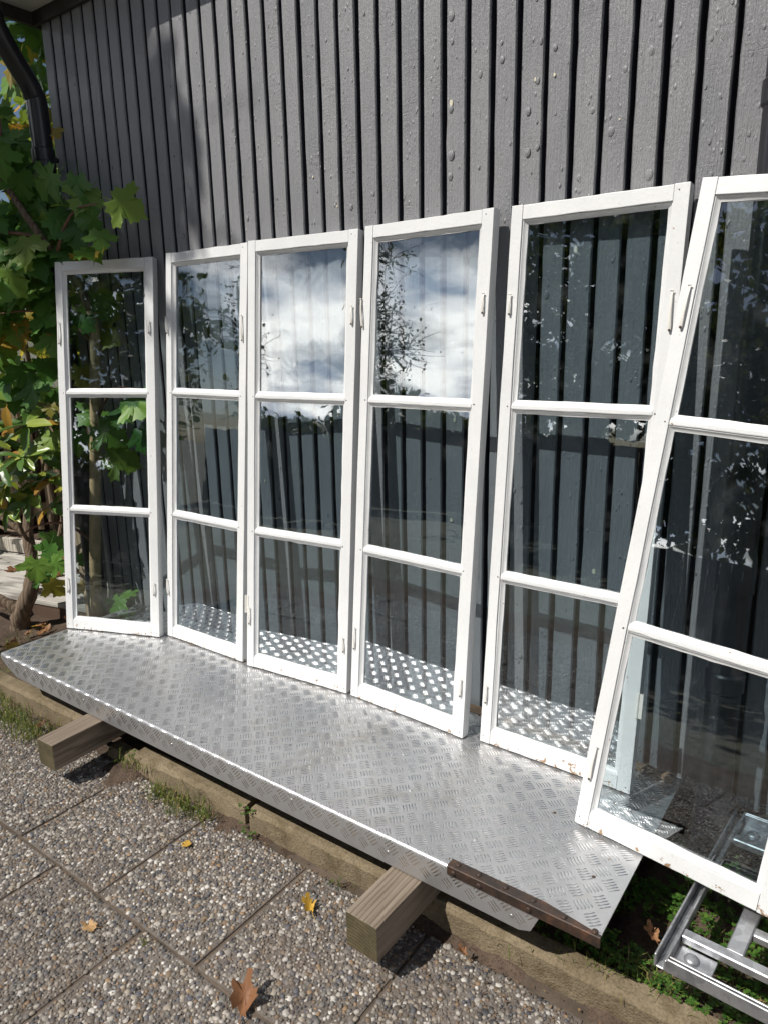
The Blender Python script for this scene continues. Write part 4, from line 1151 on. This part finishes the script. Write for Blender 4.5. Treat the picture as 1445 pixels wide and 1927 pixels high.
# ------------------------------------------------------------------ garden behind the camera (seen in the panes, shades the wall; outer trees added to screen sky light)
def tree(name, label, base, height, cr_, cz, nclump, per, leaf, seed, mat='fartree', trunk_r=0.11, flat=0.6, group=None, zs=1.0, spread=0.26, twigs=3):
    r = random.Random(seed); B = Vector(base)
    t = thing(name, label, 'tree', B, group)
    sp = spline([(0, 0, -0.05), (r.gauss(0, 0.08), r.gauss(0, 0.08), height*0.3), (r.gauss(0, 0.12), r.gauss(0, 0.12), height*0.6), (r.gauss(0, 0.15), r.gauss(0, 0.15), height*0.97)], 5)
    mb = MB().tube(sp, [trunk_r*(1-0.85*i/(len(sp)-1)) for i in range(len(sp))], 9, wob=0.05)
    mb.build('trunk', 'bark', t, smooth=True)
    bm_ = MB(); pts = []
    for c in range(nclump):
        while True:
            q = Vector((r.uniform(-1, 1), r.uniform(-1, 1), r.uniform(-1, 1)))
            if 0.25 < q.length < 1:
                break
        c_ = Vector((q.x*cr_, q.y*cr_, cz + q.z*cr_*zs))
        st = Vector((0, 0, max(height*0.22, c_.z-0.55*cr_)))
        mid = (st+c_)/2 + Vector((r.gauss(0, 0.1), r.gauss(0, 0.1), 0.1))
        bm_.tube(spline([st, mid, c_], 3), [0.03, 0.024, 0.019, 0.015, 0.012, 0.008, 0.005], 5)
        for k in range(twigs):
            e = c_+Vector((r.gauss(0, 0.28), r.gauss(0, 0.28), r.gauss(0.1, 0.24)))
            bm_.tube([c_, (c_+e)/2+Vector((0, 0, 0.03)), e], [0.006, 0.005, 0.003], 4)
        for k in range(per):
            pts.append(c_+Vector((r.gauss(0, spread), r.gauss(0, spread), r.gauss(0, spread*0.8))))
    bm_.build('limbs', 'bark', t, smooth=True)
    lm = MB(); leaf_cloud(lm, pts, leaf, r, flat)
    lm.build('crown', mat, t, kind='stuff')
    return t
GZ0 = -0.245
tree('shade_tree', 'broad garden tree beyond the platform end shading the house corner', (-3.50, -2.42, GZ0), 5.6, 0.36, 5.27, 30, 150, 0.05, 31, trunk_r=0.07, zs=0.95, spread=0.12)
GT = 'garden trees opposite the house'
tree('garden_tree', 'tall dense garden tree opposite the tilted window', (-1.9, -8.6, GZ0), 6.2, 2.0, 3.5, 80, 100, 0.085, 41, group=GT, zs=1.3)
tree('garden_tree', 'tall dense garden tree opposite the middle of the platform', (-4.0, -8.6, GZ0), 5.8, 1.45, 3.3, 60, 100, 0.085, 42, group=GT, zs=1.4)
tree('garden_tree', 'tall garden tree opposite the far right of the house', (0.9, -8.9, GZ0), 5.4, 1.8, 3.0, 50, 80, 0.09, 43, group=GT, zs=1.3)
tree('garden_tree', 'open twiggy garden tree with sparse small leaves', (-7.75, -6.55, GZ0), 4.6, 0.92, 2.5, 60, 80, 0.030, 44, group=GT, zs=1.7, twigs=12, spread=0.2)
tree('garden_tree', 'dense round garden tree beside the twiggy one', (-10.3, -5.0, GZ0), 4.2, 1.5, 2.3, 46, 90, 0.085, 45, group=GT, zs=1.2)
tree('garden_tree', 'small garden tree opposite the house corner', (-12.6, -2.6, GZ0), 4.2, 1.6, 2.3, 44, 80, 0.085, 46, group=GT, zs=1.2)
tree('garden_tree', 'dense garden tree beyond the right end of the slat fence', (3.6, -8.2, GZ0), 5.4, 1.9, 3.1, 60, 80, 0.10, 47, group=GT, zs=1.3)  # out of view, added to cut low sky light on the wall
tree('garden_tree', 'dense garden tree by the garden corner away from the maple', (6.4, -6.0, GZ0), 5.4, 2.0, 3.1, 60, 80, 0.10, 48, group=GT, zs=1.3)  # also added out of view, widens the treeline against sky light
tree('garden_tree', 'leafy garden tree standing apart beyond the plank deck', (-13.6, 0.6, GZ0), 4.4, 1.7, 2.4, 44, 80, 0.09, 49, group=GT, zs=1.2)  # added unseen tree, screens low sky on the deck side
hg = thing('garden_hedge', 'dark green clipped hedge closing the gap between the garden trees', 'hedge', (-6.3, -8.6, GZ0))
rr_ = random.Random(77); hp = []
for q in range(5200):
    x_ = rr_.uniform(-2.2, 2.2)
    hp.append((x_, rr_.gauss(0, 0.28)-x_*0.5, rr_.uniform(0, 1)**0.7*(1.55+0.22*math.sin(x_*3.1)+0.15*math.sin(x_*7.7))+rr_.gauss(0, 0.06)))
hh_ = MB(); leaf_cloud(hh_, hp, 0.085, rr_, 0.6)
hh_.build('foliage', 'fartree', hg, kind='stuff')
gf = thing('slat_fence', 'long dark stained slat fence across the garden', 'fence', (-4, -7.2, GZ0))
gfd = Vector((0.92, -0.30, 0)).normalized(); gfn = Vector((-gfd.y, gfd.x, 0))
slat = MB()
pm = None
for q in range(-34, 40):
    s = q*0.14
    if pm is None:
        o = MB().box(-0.0685, 0.0685, -0.012, 0.012, 0, 1.15).build('slat', 'darkfence', gf)
        pm = o.data
    else:
        o = link('slat', pm, gf)
    p = gfd*s
    o.location = (p.x*S, p.y*S, 0.02*S); o.rotation_euler = (0, 0, math.atan2(gfd.y, gfd.x))
for z in (0.2, 0.9):
    o = MB().box(-34*0.14, 40*0.14, 0.013, 0.05, z, z+0.08).build('rail', 'darkfence', gf)
    o.rotation_euler = (0, 0, math.atan2(gfd.y, gfd.x))

# ------------------------------------------------------------------ small plants, grass, fallen leaves
def blades(name, label, spots, mat, kind_cat):
    r = random.Random(9); mb = MB()
    for cx, cy, cz, spread, n, hgt in spots:
        for q in range(n):
            x, y = cx+r.gauss(0, spread), cy+r.gauss(0, spread*0.55)
            a = r.uniform(0, 6.28); l = hgt*r.uniform(0.4, 1.2); w_ = 0.0011
            dx_, dy_ = math.cos(a), math.sin(a); b = r.uniform(0.25, 1.0)
            p0 = Vector((x, y, cz)); p1 = p0+Vector((dx_*l*b*0.35, dy_*l*b*0.35, l*0.6)); p2 = p0+Vector((dx_*l*b, dy_*l*b, l*(0.95-0.45*b)))
            sd_ = Vector((-dy_, dx_, 0))*w_
            mb.add([p0-sd_, p0+sd_, p1+sd_*0.8, p1-sd_*0.8, p2], [(0, 1, 2, 3), (3, 2, 4)])
    o = mb.build(name, mat, kind='stuff')
    return tag(o, label, kind_cat)
spots = [(-2.25, -0.60, GZ, 0.06, 260, 0.05), (-2.10, -0.60, GZ, 0.05, 200, 0.045), (-2.42, -0.58, GZ, 0.06, 200, 0.05), (-1.98, -0.585, GZ, 0.03, 90, 0.035), (-1.50, -0.585, GZ+0.01, 0.028, 120, 0.042), (-1.40, -0.585, GZ+0.01, 0.030, 150, 0.045),
         (-1.33, -0.58, GZ+0.01, 0.022, 60, 0.03), (-1.66, -0.56, -0.17, 0.03, 80, 0.03), (-1.45, -0.50, -0.16, 0.05, 40, 0.02), (-1.13, -0.905, GZ-0.004, 0.006, 12, 0.018), (-0.90, -0.56, GZ+0.01, 0.01, 14, 0.018), (-0.33, -0.47, BZ, 0.04, 60, 0.045), (-0.25, -0.455, BZ, 0.03, 50, 0.05),
         (-0.12, -0.43, BZ, 0.06, 80, 0.04), (0.1, -0.42, BZ, 0.1, 120, 0.04), (-0.2, -0.3, BZ, 0.08, 70, 0.05), (-2.6, -0.40, BZ, 0.09, 170, 0.035), (-2.72, -0.33, BZ, 0.06, 90, 0.03), (-2.48, -0.3, BZ, 0.05, 60, 0.04), (-0.5, -0.46, BZ, 0.06, 40, 0.03)]
blades('grass', 'thin green and straw grass tufts along the kerb', spots, 'grass', 'grass')
r = random.Random(12); cl = MB()
def inb(x, y):
    return -0.60 < x < 0.75 and -0.478 < y < -0.03
for q in range(4200):
    x = r.uniform(-0.55, 0.75) if r.random() < 0.85 else r.uniform(-0.40, -0.02)
    y = r.uniform(-0.475, -0.04)
    dn = math.sin(x*17+y*9)+math.sin(y*31-x*11)
    if dn < -0.9 or (y > -0.2 and r.random() < 0.5):
        continue
    hgt = r.uniform(0.006, 0.028); c = Vector((x, y, BZ+hgt))
    for j in range(3):
        a = 2.094*j+r.uniform(-0.3, 0.3)+x*50; s = r.uniform(0.004, 0.0095)
        d = Vector((math.cos(a), math.sin(a), r.uniform(-0.1, 0.25))); p = Vector((-d.y, d.x, 0))
        cl.add([c, c+d*s*0.5+p*s*0.42, c+d*s+p*s*0.40, c+d*s*1.12, c+d*s-p*s*0.40, c+d*s*0.5-p*s*0.42], [(0, 1, 2, 3), (0, 3, 4, 5)])
    cl.add([c-Vector((0.0004, 0, 0)), c+Vector((0.0004, 0, 0)), Vector((x, y, BZ-0.004))], [(0, 1, 2)])
for q in range(34):
    x0_, y0_, z0_ = r.choice([(-1.218, -0.548, -0.19), (-1.218, -0.535, -0.16), (-1.68, -0.53, -0.17), (-1.19, -0.56, -0.20), (-1.88, -0.50, -0.16), (-1.45, -0.49, -0.150), (-1.35, -0.49, -0.150)])
    x, y = x0_+r.gauss(0, 0.012), y0_+r.gauss(0, 0.006)
    c = Vector((x, y, z0_+r.uniform(0.0, 0.02)))
    for j in range(3):
        a = 2.094*j+x*50; s = r.uniform(0.004, 0.008); d = Vector((math.cos(a), math.sin(a), 0.1)); p = Vector((-d.y, d.x, 0))
        cl.add([c, c+d*s*0.5+p*s*0.42, c+d*s+p*s*0.40, c+d*s*1.12, c+d*s-p*s*0.40, c+d*s*0.5-p*s*0.42], [(0, 1, 2, 3), (0, 3, 4, 5)])
tag(cl.build('clover', 'clover', kind='stuff'), 'small round leaved green ground cover in the bed by the frame', 'ground cover')

db = MB(); rd = random.Random(88)
def sliver(x, y, z, l, w_):
    a = rd.uniform(0, 6.28); d = Vector((math.cos(a), math.sin(a), rd.uniform(-0.1, 0.1))); p = Vector((-d.y, d.x, 0.3)).normalized()
    c = Vector((x, y, z)); db.add([c-d*l, c+p*w_, c+d*l, c-p*w_+Vector((0, 0, w_*0.6))], [(0, 1, 2, 3)])
for q in range(420):
    x_ = rd.uniform(-2.4, 0.1); y_ = -0.535-abs(rd.gauss(0, 0.06))
    sliver(x_, y_, GZ+0.0055, rd.uniform(0.002, 0.007), rd.uniform(0.0006, 0.0022))
for q in range(200):
    sliver(rd.uniform(-2.2, -0.1), rd.uniform(-1.3, -0.55), GZ+0.0048, rd.uniform(0.002, 0.012), rd.uniform(0.0004, 0.0016))
for q in range(70):
    sliver(rd.uniform(-2.3, -0.35), rd.uniform(-0.55, -0.06), 0.0016, rd.uniform(0.001, 0.005), rd.uniform(0.0005, 0.0014))
for q in range(260):
    sliver(rd.uniform(-0.5, 0.5), rd.uniform(-0.48, -0.05), BZ+rd.uniform(0.004, 0.016), rd.uniform(0.004, 0.02), rd.uniform(0.0004, 0.0012))
tag(db.build('plant_debris', 'debris', kind='stuff'), 'brown needles and leaf crumbs scattered over pavement, deck and bed', 'debris')
def blob(seed):
    # withered leaf: broad blade with a few blunt lobes
    q = random.Random(seed); n = 30; out = []
    for j in range(n):
        a = -math.pi/2 + 2*math.pi*(j+0.5)/n
        rr = 0.40 + 0.09*math.sin(5*a+1.57) + 0.035*math.sin(11*a+seed) + q.uniform(-0.02, 0.02)
        out.append((rr*math.cos(a)*0.95, 0.45+rr*math.sin(a)*1.2))
    return out
curl = [leaf_mesh('fallen_leaf', blob(40+i), 'dryleaf', 0.2, -0.1, 0.4, 0.5-0.9*i, (0, 0.45), seed=40+i, bend_up=1.5-0.4*i, crumple=0.07) for i in range(2)]
tan = leaf_mesh('fallen_leaf', blob(44), 'tanleaf', 0.15, -0.1, 0.4, 0.7, (0, 0.45), seed=44, bend_up=1.0, crumple=0.09)
gold = leaf_mesh('fallen_leaf', blob(45), 'goldleaf', 0.2, -0.1, 0.4, -0.7, (0, 0.45), seed=45, bend_up=1.6, crumple=0.08)
flat_ = leaf_mesh('fallen_leaf', MO, 'goldleaf', 0.2, 0.0, 0.4, 0.2, seed=46, bend_up=0.25, crumple=0.05)
def fallen(me, p, size, rz, label, group=None, tilt=0.1):
    o = link('fallen_leaf', me, rot=Euler((random.uniform(-tilt, tilt), random.uniform(-tilt, tilt), rz)), scale=size*S)
    o.location = Vector(p)*S
    return tag(o, label, 'leaf', group)
PT = GZ+0.004
fallen(curl[1], (-0.842, -0.905, PT+0.006), 0.078, 0.6, 'large curled red brown leaf lying on the pavement', tilt=0.25)
fallen(tan, (-1.245, -0.942, PT+0.003), 0.036, 2.2, 'small crumpled tan leaf on a paving slab')
fallen(gold, (-0.895, -0.650, PT+0.004), 0.044, 1.0, 'curled golden leaf on the pavement near the kerb', tilt=0.3)
fallen(flat_, (-1.29, -0.672, PT+0.002), 0.024, 0.3, 'small flat golden leaf on the pavement')
fallen(curl[0], (-2.10, -0.60, PT+0.02), 0.035, 0.3, 'brown leaf caught in grass by the kerb')
fallen(curl[0], (-0.255, -0.38, BZ+0.028), 0.042, 0.9, 'brown leaf lying among the clover')
fallen(curl[1], (-0.46, -0.47, BZ+0.02), 0.03, 2.0, 'small rust leaf in the clover under the angle iron')
fallen(curl[0], (-0.56, -0.575, GZ+0.028), 0.026, 1.4, 'dark brown leaf against the kerb face')
lg = 'dry leaves strewn under the evergreen shrub'
for q in range(26):
    x, y = random.uniform(-2.85, -2.42), random.uniform(-0.42, -0.05)
    k = random.random()
    me, lab = (curl[0], 'brown dry leaf on the soil under the evergreen shrub') if k < 0.6 else (flat_, 'yellow fallen leaf on the soil under the evergreen shrub')
    fallen(me, (x, y, BZ+0.012), random.uniform(0.035, 0.06), random.uniform(0, 6.28), lab, lg if k < 0.6 else 'yellow leaves under the evergreen shrub', 0.35)
for q in range(16):
    fallen(random.choice(curl), (random.uniform(-3.5, -2.82), random.uniform(-0.12, 0.25), -0.072), random.uniform(0.06, 0.09), random.uniform(0, 6.28), 'curled brown leaf lying on the grey plank deck', 'curled leaves on the plank deck', 0.4)
fallen(curl[1], (-2.47, -0.06, -0.12), 0.05, 0.3, 'orange brown leaf at the foot of the narrow pale board')
